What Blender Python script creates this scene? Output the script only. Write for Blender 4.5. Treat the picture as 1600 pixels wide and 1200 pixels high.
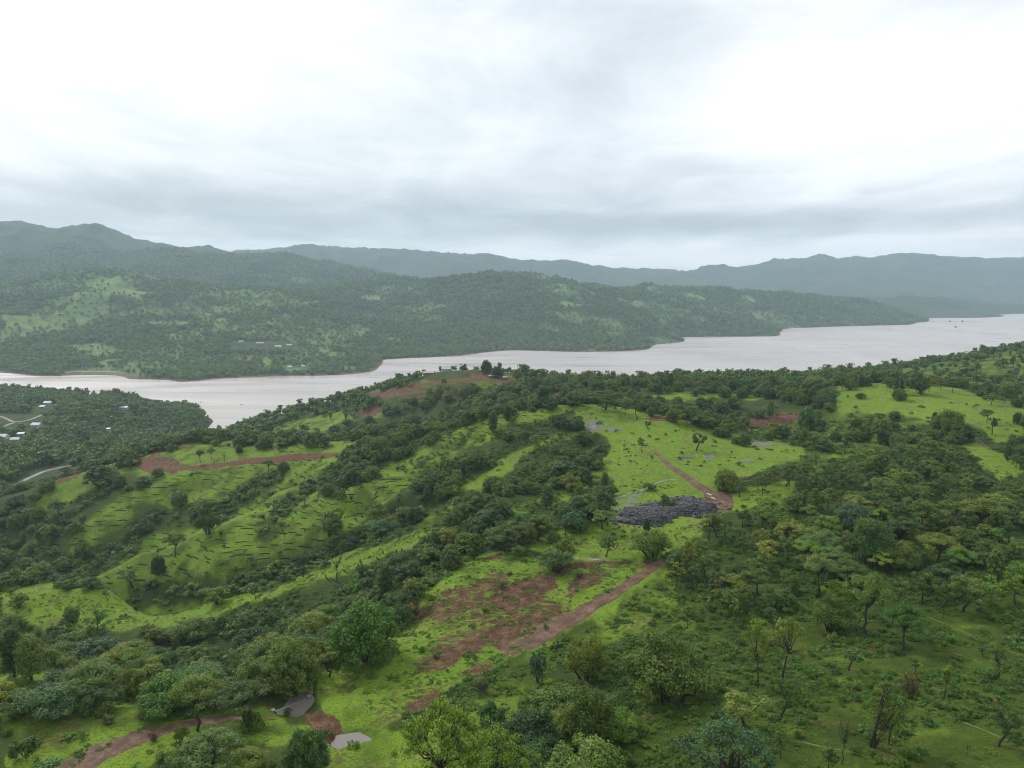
import bpy, bmesh, math, random
import numpy as np
from mathutils import Vector, Matrix

# ------------------------------------------------------------------ clearing, camera, sky, sun, exposure
for o in list(bpy.data.objects):
    bpy.data.objects.remove(o, do_unlink=True)
S = bpy.context.scene
COL = S.collection
rng = np.random.default_rng(7)
random.seed(7)

FPX, CX, CY = 1142.0, 800.0, 600.0        # focal length and centre in photo pixels (1600 x 1200)
PITCH = math.radians(8.0)
CAM = np.array([0.0, 0.0, 200.0])         # 200 m above the reservoir

cd = bpy.data.cameras.new('drone_camera')
cd.sensor_fit = 'HORIZONTAL'; cd.sensor_width = 36.0
cd.lens = 36.0 * FPX / 1600.0
cd.clip_start = 1.0; cd.clip_end = 40000.0
cam = bpy.data.objects.new('drone_camera', cd); COL.objects.link(cam)
cam.location = CAM; cam.rotation_euler = (math.pi / 2 - PITCH, 0, 0)
S.camera = cam

S.view_settings.view_transform = 'Standard'
S.view_settings.look = 'None'
S.view_settings.gamma = 1.0
S.view_settings.use_curve_mapping = False
S.view_settings.exposure = 0.64

SUN_EL, SUN_AZ = math.radians(40), math.radians(-40)     # azimuth measured from +Y (view direction) towards +X
HAZE_DENSITY = 0.000093


class NT:
    """Small helper to write node trees."""
    def __init__(self, tree):
        self.t = tree; tree.nodes.clear()
    def n(self, kind, **kw):
        nd = self.t.nodes.new(kind)
        for k, v in kw.items():
            if k == 'inp':
                for i, val in v.items():
                    sock = nd.inputs[i]
                    if isinstance(val, bpy.types.NodeSocket):
                        self.t.links.new(val, sock)
                    else:
                        sock.default_value = val
            else:
                setattr(nd, k, v)
        return nd
    def math(self, op, a, b=None, c=None, clamp=False):
        nd = self.n('ShaderNodeMath', operation=op, use_clamp=clamp)
        for i, v in enumerate((a, b, c)):
            if v is None: continue
            if isinstance(v, bpy.types.NodeSocket): self.t.links.new(v, nd.inputs[i])
            else: nd.inputs[i].default_value = v
        return nd.outputs[0]
    def mix(self, fac, a, b, blend='MIX'):
        nd = self.n('ShaderNodeMix', data_type='RGBA', blend_type=blend)
        for sock, v in ((nd.inputs[0], fac), (nd.inputs[6], a), (nd.inputs[7], b)):
            if isinstance(v, bpy.types.NodeSocket): self.t.links.new(v, sock)
            else: sock.default_value = v if not isinstance(v, tuple) or len(v) == 4 else (*v, 1)
        return nd.outputs[2]
    def ramp(self, fac, stops, interp='LINEAR'):
        nd = self.n('ShaderNodeValToRGB')
        cr = nd.color_ramp; cr.interpolation = interp
        while len(cr.elements) < len(stops): cr.elements.new(0.5)
        for e, (p, c) in zip(cr.elements, stops):
            e.position = p; e.color = (*c, 1) if isinstance(c, tuple) else (c, c, c, 1)
        if isinstance(fac, bpy.types.NodeSocket): self.t.links.new(fac, nd.inputs[0])
        return nd.outputs[0]
    def rng(self, v, a, b, c=0.0, d=1.0, smooth=True):
        nd = self.n('ShaderNodeMapRange', interpolation_type='SMOOTHSTEP' if smooth else 'LINEAR')
        self.t.links.new(v, nd.inputs[0])
        for i, x in enumerate((a, b, c, d)): nd.inputs[i + 1].default_value = x
        return nd.outputs[0]
    def noise(self, vec, scale, detail=4, rough=0.55, dist=0.0):
        nd = self.n('ShaderNodeTexNoise', inp={'Scale': scale, 'Detail': detail, 'Roughness': rough, 'Distortion': dist})
        if vec is not None: self.t.links.new(vec, nd.inputs['Vector'])
        return nd.outputs[0]
    def link(self, a, b): self.t.links.new(a, b)


def build_world():
    w = bpy.data.worlds.new('World'); S.world = w; w.use_nodes = True
    t = NT(w.node_tree)
    sky = t.n('ShaderNodeTexSky', sky_type='NISHITA', sun_disc=False)
    sky.sun_elevation = SUN_EL; sky.sun_rotation = SUN_AZ
    sky.air_density = 1.0; sky.dust_density = 2.0
    bg0 = t.n('ShaderNodeBackground', inp={'Color': sky.outputs[0], 'Strength': 0.10})
    # a layered monsoon cloud deck: noise laid on a plane overhead, so it foreshortens towards the horizon
    geo = t.n('ShaderNodeTexCoord')
    sep = t.n('ShaderNodeSeparateXYZ', inp={0: geo.outputs['Generated']})
    X, Y, Z = sep.outputs
    zc = t.math('ADD', t.math('MAXIMUM', Z, 0.0), 0.09)
    px = t.math('DIVIDE', X, zc); py = t.math('DIVIDE', Y, zc)
    v = t.n('ShaderNodeCombineXYZ', inp={0: px, 1: t.math('MULTIPLY', py, 0.72), 2: 0.0}).outputs[0]
    off = t.n('ShaderNodeVectorMath', operation='ADD', inp={0: v, 1: (CLOUD_OFF[0], CLOUD_OFF[1], 0)}).outputs[0]
    big = t.noise(off, 0.42, 3, 0.5, 0.4)
    fine = t.noise(off, 1.1, 8, 0.60, 0.5)
    # thin stratus streaks, in azimuth and elevation
    az = t.math('ARCTAN2', X, Y)
    v2 = t.n('ShaderNodeCombineXYZ', inp={0: t.math('MULTIPLY', az, 1.7), 1: t.math('MULTIPLY', Z, 4.2), 2: 3.7}).outputs[0]
    streak = t.noise(v2, 1.9, 7, 0.6, 0.9)
    cl = t.math('ADD', t.math('MULTIPLY', big, 0.30), t.math('ADD', t.math('MULTIPLY', fine, 0.52), t.math('MULTIPLY', streak, 0.26)))
    # lower cloud is thicker and greyer than what is overhead
    low = t.rng(Z, 0.02, 0.30, 1.0, 0.0)
    def blob(a0, z0, ra, rz):
        da = t.math('DIVIDE', t.math('SUBTRACT', az, a0), ra); dz = t.math('DIVIDE', t.math('SUBTRACT', Z, z0), rz)
        r2 = t.math('ADD', t.math('MULTIPLY', da, da), t.math('MULTIPLY', dz, dz))
        return t.math('EXPONENT', t.math('MULTIPLY', r2, -1.0))
    g1 = blob(-0.46, 0.275, 0.40, 0.115)       # thin bright cloud, the sun behind it
    g2 = blob(0.50, 0.22, 0.26, 0.085)       # second thin place
    g3 = blob(-0.32, 0.088, 0.50, 0.036)       # dark belt of rain cloud over the western ridge
    g4 = blob(0.20, 0.075, 0.36, 0.017)       # thin dark belt over the eastern ridge
    g6 = blob(0.40, 0.030, 0.40, 0.022)       # clear strip under the eastern belt
    g5 = blob(0.03, 0.24, 0.16, 0.14)
    cl = t.math('SUBTRACT', cl, t.math('MULTIPLY', low, 0.015))
    for g, k in ((g1, 0.24), (g2, 0.215), (g3, -0.185), (g4, -0.17), (g5, -0.075), (g6, 0.22)):
        cl = t.math('ADD', cl, t.math('MULTIPLY', g, k))
    col = t.ramp(cl, [(0.30, (0.46, 0.535, 0.59)), (0.42, (0.62, 0.69, 0.74)), (0.52, (0.80, 0.85, 0.885)), (0.61, (0.95, 0.985, 1.03)), (0.71, (1.10, 1.11, 1.13))])
    bg1 = t.n('ShaderNodeBackground', inp={'Color': col, 'Strength': SKY_GAIN})
    mx = t.n('ShaderNodeMixShader', inp={0: 0.93, 1: bg0.outputs[0], 2: bg1.outputs[0]})
    out = t.n('ShaderNodeOutputWorld'); t.link(mx.outputs[0], out.inputs[0])
    w.cycles.sampling_method = 'MANUAL'; w.cycles.sample_map_resolution = 512


CLOUD_OFF = (3.3, 1.2)
SKY_GAIN = 0.71
build_world()
sl = bpy.data.lights.new('sun', 'SUN'); sl.energy = 1.5; sl.angle = math.radians(10); sl.color = (1.0, 0.96, 0.90)
sun = bpy.data.objects.new('sun', sl); COL.objects.link(sun)
sd = Vector((math.sin(SUN_AZ) * math.cos(SUN_EL), math.cos(SUN_AZ) * math.cos(SUN_EL), math.sin(SUN_EL)))
sun.rotation_euler = sd.to_track_quat('Z', 'Y').to_euler()

S.render.engine = 'CYCLES'
c = S.cycles
c.max_bounces = 5; c.diffuse_bounces = 3; c.glossy_bounces = 2; c.transmission_bounces = 3; c.transparent_max_bounces = 6; c.volume_bounces = 1
c.use_denoising = True; c.pixel_filter_type = 'BLACKMAN_HARRIS'; c.filter_width = 1.1
try: c.denoiser = 'OPENIMAGEDENOISE'
except Exception: pass
c.use_adaptive_sampling = True; c.adaptive_threshold = 0.015
c.caustics_reflective = False; c.caustics_refractive = False
# ------------------------------------------------------------------ the lie of the land
def slope_at(v):                       # drop per metre forward along the sight line through photo row v
    return np.tan(PITCH + np.arctan((np.asarray(v, float) - CY) / FPX))
def px_to_xy(u, v, d):                 # a point d metres ahead on the sight line through (u, v)
    ang = np.arctan((np.asarray(v, float) - CY) / FPX)
    depth = d * np.cos(ang) / np.cos(ang + PITCH) ; depth = d / (math.cos(PITCH) - math.sin(PITCH) * (np.asarray(v, float) - CY) / FPX)
    return depth * (np.asarray(u, float) - CX) / FPX
def project(x, y, z):                  # world -> photo pixel
    dz = z - CAM[2]
    depth = y * math.cos(PITCH) - dz * math.sin(PITCH)
    up = y * math.sin(PITCH) + dz * math.cos(PITCH)
    depth = np.maximum(depth, 1e-3)
    return CX + FPX * x / depth, CY - FPX * up / depth

CTRL = []                              # x, y, z of surveyed points
def sight(*pts):                       # (u, v, d): a point seen at (u, v), d metres ahead
    for u, v, d in pts:
        CTRL.append((float(px_to_xy(u, v, d)), d, 200 - float(slope_at(v)) * d))
def spot(*pts):                        # (u, d, z): a point out of sight, in column u
    for u, d, z in pts:
        CTRL.append((d * (u - CX) / FPX * 1.0, d, z))
def water_line(*pts):                  # (u, v): a point of the shore
    for u, v in pts:
        d = 200.0 / float(slope_at(v)); CTRL.append((float(px_to_xy(u, v, d)), d, 0.0))

# foreground saddle and the plateau to its right
spot((-400,60,122),(0,60,120),(800,60,126),(1600,60,138),(2000,60,140),(400,20,124),(1200,20,130),(0,90,119),(400,90,119),(800,90,121.5),(1200,90,128),(1600,80,136))
sight((-150,1200,114),(0,1200,112),(400,1200,112),(800,1200,108),(1200,1200,98),(1600,1200,90),(1800,1200,86))
sight((0,1100,134),(150,1100,135),(300,1100,136),(500,1100,140),(800,1100,132),(1100,1100,122),(1400,1100,114),(1600,1100,110))
sight((620,1000,165),(800,1000,166),(950,1000,162),(1050,1000,157),(1200,1000,153),(1400,1000,146),(1600,1000,142),(1800,1000,138))
sight((720,900,200),(900,900,200),(1050,900,198),(1150,900,194),(1300,900,188),(1600,900,178),(1800,900,172))
sight((900,850,225),(900,818,240),(980,830,233),(1150,850,222),(1400,850,212),(1600,850,206))
sight((1060,800,262),(1250,800,250),(1400,800,245),(1600,800,240),(1800,800,236))
sight((1000,750,300),(1200,750,296),(1400,750,290),(1600,750,285))
sight((950,700,352),(1150,705,344),(1300,700,350),(1450,700,345),(1600,700,335),(1800,700,330))
# the grassy dome
sight((850,650,405),(1000,650,400),(1000,641,410),(900,632,420),(830,640,417),(760,655,415),(690,680,415),(1050,655,395),(1100,672,382),(1150,688,370),(1240,697,372))
spot((900,470,117),(760,470,103),(1000,465,117),(1080,450,114),(620,520,77),(690,480,92))
sight((1200,655,450),(1250,670,430),(1150,630,500),(1200,618,520),(1100,608,560),(1000,606,560),(1300,605,500),(1450,600,500),(1400,597,505),(1600,628,430),(1500,609,478),(1600,640,400),(1320,640,430),(1450,660,385),(1380,640,425),(1560,665,372))
# wooded spur with the houses, in front of the water
sight((690,580,720),(760,578,705),(850,598,650),(950,602,630),(1060,600,650),(1050,593,690),(600,605,740),(520,628,760),(450,645,800),(380,668,830),(700,640,600),(600,660,610),(500,670,640),(430,688,660),(800,625,560),(870,618,545),(1150,598,640))
spot((340,820,15),(640,545,79),(560,520,74),(690,860,60),(690,1000,-4),(850,800,70),(850,950,-4),(1060,820,70),(1060,980,-4),(560,900,40),(560,1020,-4),(450,930,14),(450,1000,-5),(960,960,-4))
# right-hand country beyond the field
spot((1400,560,110),(1550,560,114),(1700,560,118),(1180,900,45),(1300,1000,55),(1450,1100,50),(1600,1150,66),(1800,1200,80),(1180,1040,-4),(1300,1180,-4),(1450,1380,-4),(1600,1540,-4),(1800,1800,-5))
sight((1450,575,760),(1590,547,900),(1720,530,950),(1330,584,800),(1400,580,780),(1500,592,680),(1600,592,640),(1200,594,760),(1260,590,790))
# left-hand field and cut road, spurs and gullies
sight((570,685,430),(480,690,450),(400,695,465),(300,690,495),(240,705,505),(520,710,425),(420,718,436),(330,728,440),(240,728,455),(150,740,450),(100,745,448),(60,770,430),(0,775,440),(-100,790,440))
sight((650,720,385),(600,735,388),(500,734,395),(432,768,370),(324,822,340),(216,866,320),(145,903,312))
sight((297,738,430),(202,768,415),(135,809,395),(91,842,380))
spot((415,385,81),(337,365,71),(230,345,60),(150,340,55),(60,350,51),(-60,380,48))
sight((658,812,300),(597,842,285),(530,869,270),(460,900,258),(405,920,250),(327,940,245))
spot((610,311,85),(530,295,78),(450,286,72.5),(405,280,69),(330,272,64.5),(220,275,59),(120,285,56))
sight((450,820,325),(450,790,348),(330,880,300),(380,850,315),(520,820,320),(560,790,330),(600,765,350))
sight((0,930,270),(100,912,268),(170,922,258),(290,958,237),(100,960,240),(200,975,228),(-100,930,280),(420,955,226))
spot((100,195,88),(0,190,88),(-150,190,84),(300,200,89),(450,205,94),(540,214,99),(610,228,104))
sight((40,1045,170),(100,1090,150),(300,1085,151),(420,1075,154),(560,1030,157),(520,1080,146))
sight((650,960,185),(640,990,172),(700,900,205),(640,905,214),(750,850,236),(700,830,255),(800,800,275),(850,760,310),(800,720,355),(700,740,345),(750,690,395),(880,700,360),(620,780,325),(560,760,345),(680,790,300),(740,770,315),(600,810,306))
# wooded peninsula and the inlet
sight((100,650,920),(200,640,1000),(100,690,760),(200,720,640),(50,730,600),(20,790,460),(280,650,1010),(-100,700,700),(-120,650,900),(0,650,920),(250,690,780))
spot((300,1130,2),(150,1235,8),(0,1300,8),(-150,1350,8),(150,1285,-3),(0,1360,-3),(-150,1430,-3),(250,1200,-3),(335,1000,-4),(335,1100,-5),(345,910,-3),(318,860,7),(305,920,4),(312,1030,3),(380,900,-2),(380,1000,-7),(400,880,8))
# lake bed
spot((700,1300,-14),(1100,1500,-14),(80,1440,-9),(200,1420,-9),(450,1300,-12),(450,1130,-10),(1400,2500,-14),(1500,2000,-14),(420,1050,-9),(850,1500,-14),(1250,1900,-14),(1000,1200,-12),(1250,1350,-9),(1600,3000,-14),(650,1550,-9),(600,1150,-10),(1500,3300,-9),(1300,2800,-9),(1650,2200,-12),(-150,1500,-8),(700,1800,-8),(950,1900,-8),(1120,2400,-8),(330,1300,-8))
# far shore
water_line((-120,607),(0,600),(81,588),(140,586),(185,587),(205,593),(280,597),(340,592),(430,588),(500,587),(545,585),(583,580),(592,573),(600,562),(660,559),(720,556),(800,547.5),(900,550),(960,549),(1012,546),(1026,538),(1060,527.5),(1130,526),(1208,525.5),(1217,520),(1240,512.5),(1300,510.5),(1370,508.5),(1430,504),(1452,501),(1450,497.5),(1500,497),(1555,495.5),(1563,492),(1600,490),(1700,488))
spot((560,1720,5),(560,1880,14),(1000,2350,14),(1195,2850,8),(1200,3100,14),(1420,4000,12),(1530,4500,10))
sight((-100,540,1850),(-100,480,2300),(100,545,1850),(100,500,2150),(50,450,2500),(150,424,2650),(90,432,2620),(210,438,2600),(300,470,2400),(450,548,1850),(450,500,2250),(450,460,2700),(600,535,2120),(600,480,2700),(600,428,3500),(640,434,3200),(720,435,3100),(830,434,3100),(900,440,3150),(830,480,2600),(830,522,2320),(950,449,3200),(1000,500,2600),(1100,490,2950),(1250,464,3600),(1180,461,3550),(1100,456,3500),(1030,454,3400),(1350,472,3900),(1300,490,3480),(1400,476,4200),(1480,466,4500),(1550,480,4650),(1600,478,4800),(1420,488,4150))
spot((300,1900,45),(300,3100,130),(100,3150,170),(640,3800,100),(830,3900,120),(1100,4300,90),(1250,4600,60),(450,3300,150),(1480,5200,60))
# mountains
sight((-200,350,4200),(-80,344,4200),(0,347,4200),(50,351,4240),(92,371,4300),(115,359,4350),(140,351,4400),(165,361,4420),(220,380,4500),(255,382,4500),(287,392,4500),(322,381,4600),(350,390,4650),(380,392,4700),(480,404,4650),(540,420,4500),(620,430,4300),(100,405,3600),(0,400,3600),(300,422,3700),(200,410,3700),(450,434,3700),(-150,400,3600))
sight((400,388,6400),(480,386,6400),(560,391,6500),(640,396,6500),(720,402,6600),(770,400,6700),(830,412,6900),(900,411,7000),(940,418,7000),(985,425,7100),(1035,419,7300),(1076,429,7400),(1095,419,7400),(1135,417,7400),(1156,423,7500),(1200,408,7500),(1240,405,7500),(1275,399,7500),(1325,406,7500),(1380,402,7500),(1440,397,7500),(1500,401,7500),(1560,404,7500),(1600,406,7500),(1700,399,7500),(1850,410,7500))
spot((1200,5600,55),(1500,5800,60),(900,5500,90),(600,5400,120),(380,5600,200),(100,5600,200),(-200,5600,200),(1700,5800,60))
spot((-200,9500,100),(200,9500,100),(600,9500,100),(1000,9800,60),(1400,9800,60),(1800,9800,60))
sight((1300,440,6500),(1500,440,6600),(1150,445,6500),(700,420,5900),(900,432,6300),(1600,442,6600))

CT = np.array(CTRL)
TH_LIM = math.radians(43)
def polar(x, y):
    return np.clip(np.arctan2(x, y), -TH_LIM, TH_LIM), np.log(np.maximum(np.hypot(x, y), 18.0))
_a, _b = polar(CT[:, 0], CT[:, 1])
_p = np.stack([_a, _b], 1)
def _kern(d2): return np.power(d2 + 1e-7, 0.72)
_n = len(CT)
_K = np.zeros((_n + 3, _n + 3))
_d2 = ((_p[:, None] - _p[None]) ** 2).sum(-1)
_K[:_n, :_n] = _kern(_d2) + np.eye(_n) * 1e-6
_K[:_n, _n] = 1; _K[:_n, _n + 1:] = _p; _K[_n, :_n] = 1; _K[_n + 1:, :_n] = _p.T
_w = np.linalg.solve(_K, np.concatenate([CT[:, 2], np.zeros(3)]))
def _rbf(th, lr):
    q = np.stack([th, lr], 1); out = np.empty(len(q))
    for i in range(0, len(q), 20000):
        s = q[i:i + 20000]
        d2 = (s[:, 0:1] - _p[None, :, 0]) ** 2 + (s[:, 1:2] - _p[None, :, 1]) ** 2
        out[i:i + 20000] = _kern(d2) @ _w[:_n] + _w[_n] + s @ _w[_n + 1:]
    return out

def _hash(ix, iy, seed):
    h = (ix.astype(np.int64) * 374761393 + iy.astype(np.int64) * 668265263 + seed * 1442695040888963) & 0x7fffffff
    h = ((h ^ (h >> 13)) * 1274126177) & 0x7fffffff
    return ((h ^ (h >> 16)) & 0xffff) / 65535.0
def vnoise(x, y, seed=0):
    ix, iy = np.floor(x), np.floor(y); fx, fy = x - ix, y - iy
    fx = fx * fx * fx * (fx * (fx * 6 - 15) + 10); fy = fy * fy * fy * (fy * (fy * 6 - 15) + 10)
    a, b = _hash(ix, iy, seed), _hash(ix + 1, iy, seed)
    c, d = _hash(ix, iy + 1, seed), _hash(ix + 1, iy + 1, seed)
    return (a + (b - a) * fx) * (1 - fy) + (c + (d - c) * fx) * fy
def fbm(x, y, seed=0, octv=5, gain=0.5, ridged=False):
    s = np.zeros_like(x, dtype=float); amp = 1.0; tot = 0.0
    for k in range(octv):
        n = vnoise(x * 2 ** k + 17.3 * k, y * 2 ** k - 9.1 * k, seed + k * 7)
        if ridged: n = 1 - np.abs(2 * n - 1)
        s += n * amp; tot += amp; amp *= gain
    return s / tot

def step(x, a, b):
    t = np.clip((x - a) / (b - a), 0, 1); return t * t * (3 - 2 * t)

# polar sheet: fine inside the view, coarse all round
fine = np.radians(np.arange(-38.0, 38.001, 0.15))
side = np.radians(np.concatenate([np.arange(39, 60, 1.0), np.arange(60, 176, 5.0)]))
THS = np.concatenate([-side[::-1], fine, side])
RS = np.concatenate([[2, 8, 16, 26, 36, 46], np.exp(np.arange(math.log(55), math.log(10000), 0.0063))])
NTH, NR = len(THS), len(RS)
# coarse evaluation of the surveyed surface, then smooth resampling
cth = np.radians(np.arange(-43, 43.01, 0.3)); clr = np.arange(math.log(18), math.log(10300), 0.011)
_g = _rbf(*[a.ravel() for a in np.meshgrid(cth, clr, indexing='ij')]).reshape(len(cth), len(clr))
def base_z(x, y):
    th, lr = polar(x, y)
    fi = (th - cth[0]) / (cth[1] - cth[0]); fj = (lr - clr[0]) / (clr[1] - clr[0])
    i = np.clip(fi.astype(int), 0, len(cth) - 2); j = np.clip(fj.astype(int), 0, len(clr) - 2)
    a = np.clip(fi - i, 0, 1); b = np.clip(fj - j, 0, 1)
    return (_g[i, j] * (1 - a) + _g[i + 1, j] * a) * (1 - b) + (_g[i, j + 1] * (1 - a) + _g[i + 1, j + 1] * a) * b
def shoreband(z): return step(np.abs(z), 0.5, 25)
GULLIES = [[(445, 392), (415, 385), (337, 365), (230, 345), (150, 340), (60, 350)], [(610, 311), (530, 295), (450, 286), (405, 280), (330, 272), (220, 275), (120, 285)], [(300, 420), (200, 392), (120, 372)], [(700, 372), (640, 360), (560, 330)], [(820, 330), (740, 305), (680, 280)]]
def line_dist(x, y, pts):
    best = np.full(np.shape(x), 1e9)
    for a, b in zip(pts[:-1], pts[1:]):
        dx, dy = b[0] - a[0], b[1] - a[1]; t = np.clip(((x - a[0]) * dx + (y - a[1]) * dy) / (dx * dx + dy * dy), 0, 1)
        best = np.minimum(best, np.hypot(x - a[0] - t * dx, y - a[1] - t * dy))
    return best
def height(x, y):
    z = base_z(x, y)
    r = np.hypot(x, y)
    near = 1 - step(r, 900, 1500)
    k = (r > 220) & (r < 560) & (x < 60)
    if k.any():
        for gl in GULLIES:
            dd = line_dist(x[k], y[k], [((u - CX) / FPX * d, d) for u, d in gl]); z[k] -= 4.2 * np.exp(-(dd / 9.0) ** 2)
    z = z + near * ((fbm(x / 28, y / 28, 3, 4) - 0.5) * 1.6 * (0.25 + 0.75 * step(z, 2, 30)) + (fbm(x / 5, y / 5, 9, 3) - 0.5) * 0.35)
    far = step(r, 1300, 3000)
    rid = fbm(x / 420, y / 420, 21, 6, 0.52, True)
    z = z + far * shoreband(z) * (z > 0) * (rid - 0.62) * np.clip(z * 0.42, 0, 90)
    mid = step(r, 1000, 1500) * (z > 0) * shoreband(z)
    z = z + mid * (fbm(x / 250, y / 250, 33, 5, 0.55, True) - 0.62) * 44 * np.clip(z / 70, 0.15, 1)
    z = z + step(r, 3200, 4500) * (z > 0) * shoreband(z) * (fbm(x / 130, y / 130, 39, 4, 0.55, True) - 0.62) * 20
    return z
# ------------------------------------------------------------------ helpers for objects
def link(o, parent=None):
    COL.objects.link(o)
    if parent is not None: o.parent = parent
    return o
def make_mesh(name, verts, faces, mat=None, smooth=False, attrs=None):
    """faces: an (n,3) or (n,4) integer array, or a list of polygons."""
    me = bpy.data.meshes.new(name)
    verts = np.asarray(verts, np.float32)
    if isinstance(faces, np.ndarray):
        n, k = faces.shape
        me.vertices.add(len(verts)); me.vertices.foreach_set('co', verts.ravel())
        me.loops.add(n * k); me.loops.foreach_set('vertex_index', faces.astype(np.int32).ravel())
        me.polygons.add(n); me.polygons.foreach_set('loop_start', np.arange(0, n * k, k, dtype=np.int32))
        me.update(calc_edges=True)
    else:
        me.from_pydata([tuple(map(float, v)) for v in verts], [], faces); me.update()
    if smooth: me.polygons.foreach_set('use_smooth', np.ones(len(me.polygons), bool))
    for k, a in (attrs or {}).items():
        at = me.attributes.new(k, 'FLOAT', 'POINT'); at.data.foreach_set('value', np.asarray(a, np.float32))
    if mat is not None: me.materials.append(mat)
    return me
def add(name, me, parent=None, loc=None):
    o = bpy.data.objects.new(name, me); link(o, parent)
    if loc is not None: o.location = loc
    return o
def structure(o):
    o['kind'] = 'structure'; return o
def stuff(o):
    o['kind'] = 'stuff'; return o
def tag(o, label, cat, group=None):
    o['label'] = label; o['category'] = cat
    if group: o['group'] = group
    return o
def empty(name, loc, rz=0.0):
    o = bpy.data.objects.new(name, None); link(o); o.location = loc; o.rotation_euler = (0, 0, rz); o.empty_display_size = 0.5
    return o

def seg_dist(u, v, pts, closed):
    pts = np.asarray(pts, float); best = np.full(u.shape, 1e9)
    m = len(pts); rngk = range(m if closed else m - 1)
    for i in rngk:
        a, b = pts[i, :2], pts[(i + 1) % m, :2]; d = b - a
        t = np.clip(((u - a[0]) * d[0] + (v - a[1]) * d[1]) / (d @ d + 1e-9), 0, 1)
        best = np.minimum(best, np.hypot(u - a[0] - t * d[0], v - a[1] - t * d[1]))
    return best
def inside(u, v, poly):
    poly = np.asarray(poly, float); r = np.zeros(u.shape, bool); m = len(poly)
    for i in range(m):
        x1, y1 = poly[i]; x2, y2 = poly[(i + 1) % m]
        c = (y1 > v) != (y2 > v)
        r ^= c & (u < (x2 - x1) * (v - y1) / (y2 - y1 + 1e-12) + x1)
    return r
def sdist(u, v, poly):                 # positive inside
    return np.where(inside(u, v, poly), 1, -1) * seg_dist(u, v, poly, True)
def region(u, v, poly, soft):
    out = np.zeros(u.shape); p = np.asarray(poly, float)
    k = (u > p[:, 0].min() - 3 * soft) & (u < p[:, 0].max() + 3 * soft) & (v > p[:, 1].min() - 3 * soft) & (v < p[:, 1].max() + 3 * soft)
    if k.any(): out[k] = sdist(u[k], v[k], poly)
    out[~k] = -1e3
    return out

# ---- areas of the survey (photo pixels of the ground seen there)
MUD = [  # polygon, strength, raggedness
    ([(505,1062),(560,1048),(625,1058),(600,1085),(540,1102)], 0.44, 16), ([(10,1142),(80,1120),(160,1128),(125,1162),(40,1172)], 0.42, 16), ([(600,1085),(660,1060),(720,1045),(690,1085),(620,1115)], 0.40, 14), ([(250,1100),(330,1095),(420,1105),(330,1116)], 0.42, 10), ([(880,985),(960,945),(1000,950),(930,990)], 0.30, 14),
    ([(800,1012),(740,1022),(690,1040),(640,1062),(690,1000),(735,968),(772,930),(830,898),(872,880),(905,884),(880,905),(850,930),(862,948),(930,930),(960,938),(860,985)], 0.62, 16),
    ([(800,1012),(740,1022),(690,1040),(700,1015),(745,985),(800,965),(850,960),(870,975)], 0.85, 14),
    ([(765,935),(800,912),(860,890),(885,890),(870,912),(830,938),(790,950)], 0.9, 10),
    ([(880,925),(900,900),(930,888),(945,895),(915,925),(890,938)], 0.9, 7),
    ([(900,880),(960,874),(1030,878),(1010,890),(950,886)], 0.7, 6),
    ([(660,960),(700,925),(760,905),(800,890),(790,915),(740,945),(690,965)], 0.7, 16),
    ([(745,870),(775,864),(790,870),(770,876),(750,876)], 0.9, 4),
    ([(715,1052),(745,1035),(772,1035),(768,1050),(735,1062)], 0.9, 6),
    ([(630,1108),(660,1085),(710,1072),(700,1090),(655,1112)], 0.8, 8),
    ([(470,1125),(500,1120),(525,1135),(540,1150),(570,1165),(520,1172),(500,1158),(490,1142)], 0.9, 6),
    ([(220,1165),(130,1185),(180,1150),(250,1130),(330,1118),(390,1120),(350,1130),(280,1145)], 0.8, 10),
    ([(975,1080),(1030,1075),(1080,1100),(1020,1130),(970,1120)], 0.45, 14),
    ([(890,1165),(930,1150),(965,1165),(960,1190),(900,1190)], 0.8, 8),
    ([(205,725),(225,716),(262,712),(285,722),(275,737),(235,740)], 1.0, 3),
    ([(228,708),(262,693),(280,688),(262,703),(250,712)], 0.9, 3),
    ([(78,752),(100,735),(150,722),(160,728),(120,745),(95,757)], 1.0, 3),
    ([(265,705),(320,697),(300,692),(260,700)], 0.6, 4),
    ([(985,655),(1010,650),(1035,650),(1060,658),(1020,660)], 1.0, 3),
    ([(870,650),(900,640),(950,640),(945,648),(900,655)], 0.35, 6),
    ([(1120,668),(1160,655),(1230,645),(1265,640),(1240,660),(1180,672),(1130,680)], 1.0, 4),
    ([(1040,640),(1070,650),(1120,660),(1100,665),(1050,655)], 0.5, 4),
    ([(1130,745),(1200,742),(1260,738),(1255,750),(1190,755),(1140,757)], 0.75, 5),
    ([(1105,770),(1140,768),(1145,790),(1120,805),(1100,785)], 1.0, 5),
    ([(560,640),(585,632),(600,640),(580,652),(562,652)], 1.0, 4),
    ([(630,615),(680,600),(760,592),(800,600),(830,592),(780,588),(700,592),(600,608),(560,618),(570,622)], 0.9, 5),
    ([(620,622),(700,614),(720,620),(640,632)], 0.8, 4),
    ([(820,612),(880,612),(900,622),(830,622)], 0.7, 4),
    ([(725,580),(775,583),(800,590),(740,592)], 0.9, 3),
    ([(1225,1120),(1330,1110),(1400,1150),(1500,1180),(1400,1190),(1300,1150)], 0.3, 20),
    ([(1320,1000),(1380,995),(1440,1030),(1400,1040)], 0.4, 14),
    ([(1480,1090),(1560,1085),(1600,1110),(1540,1120)], 0.35, 14),
]
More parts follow.
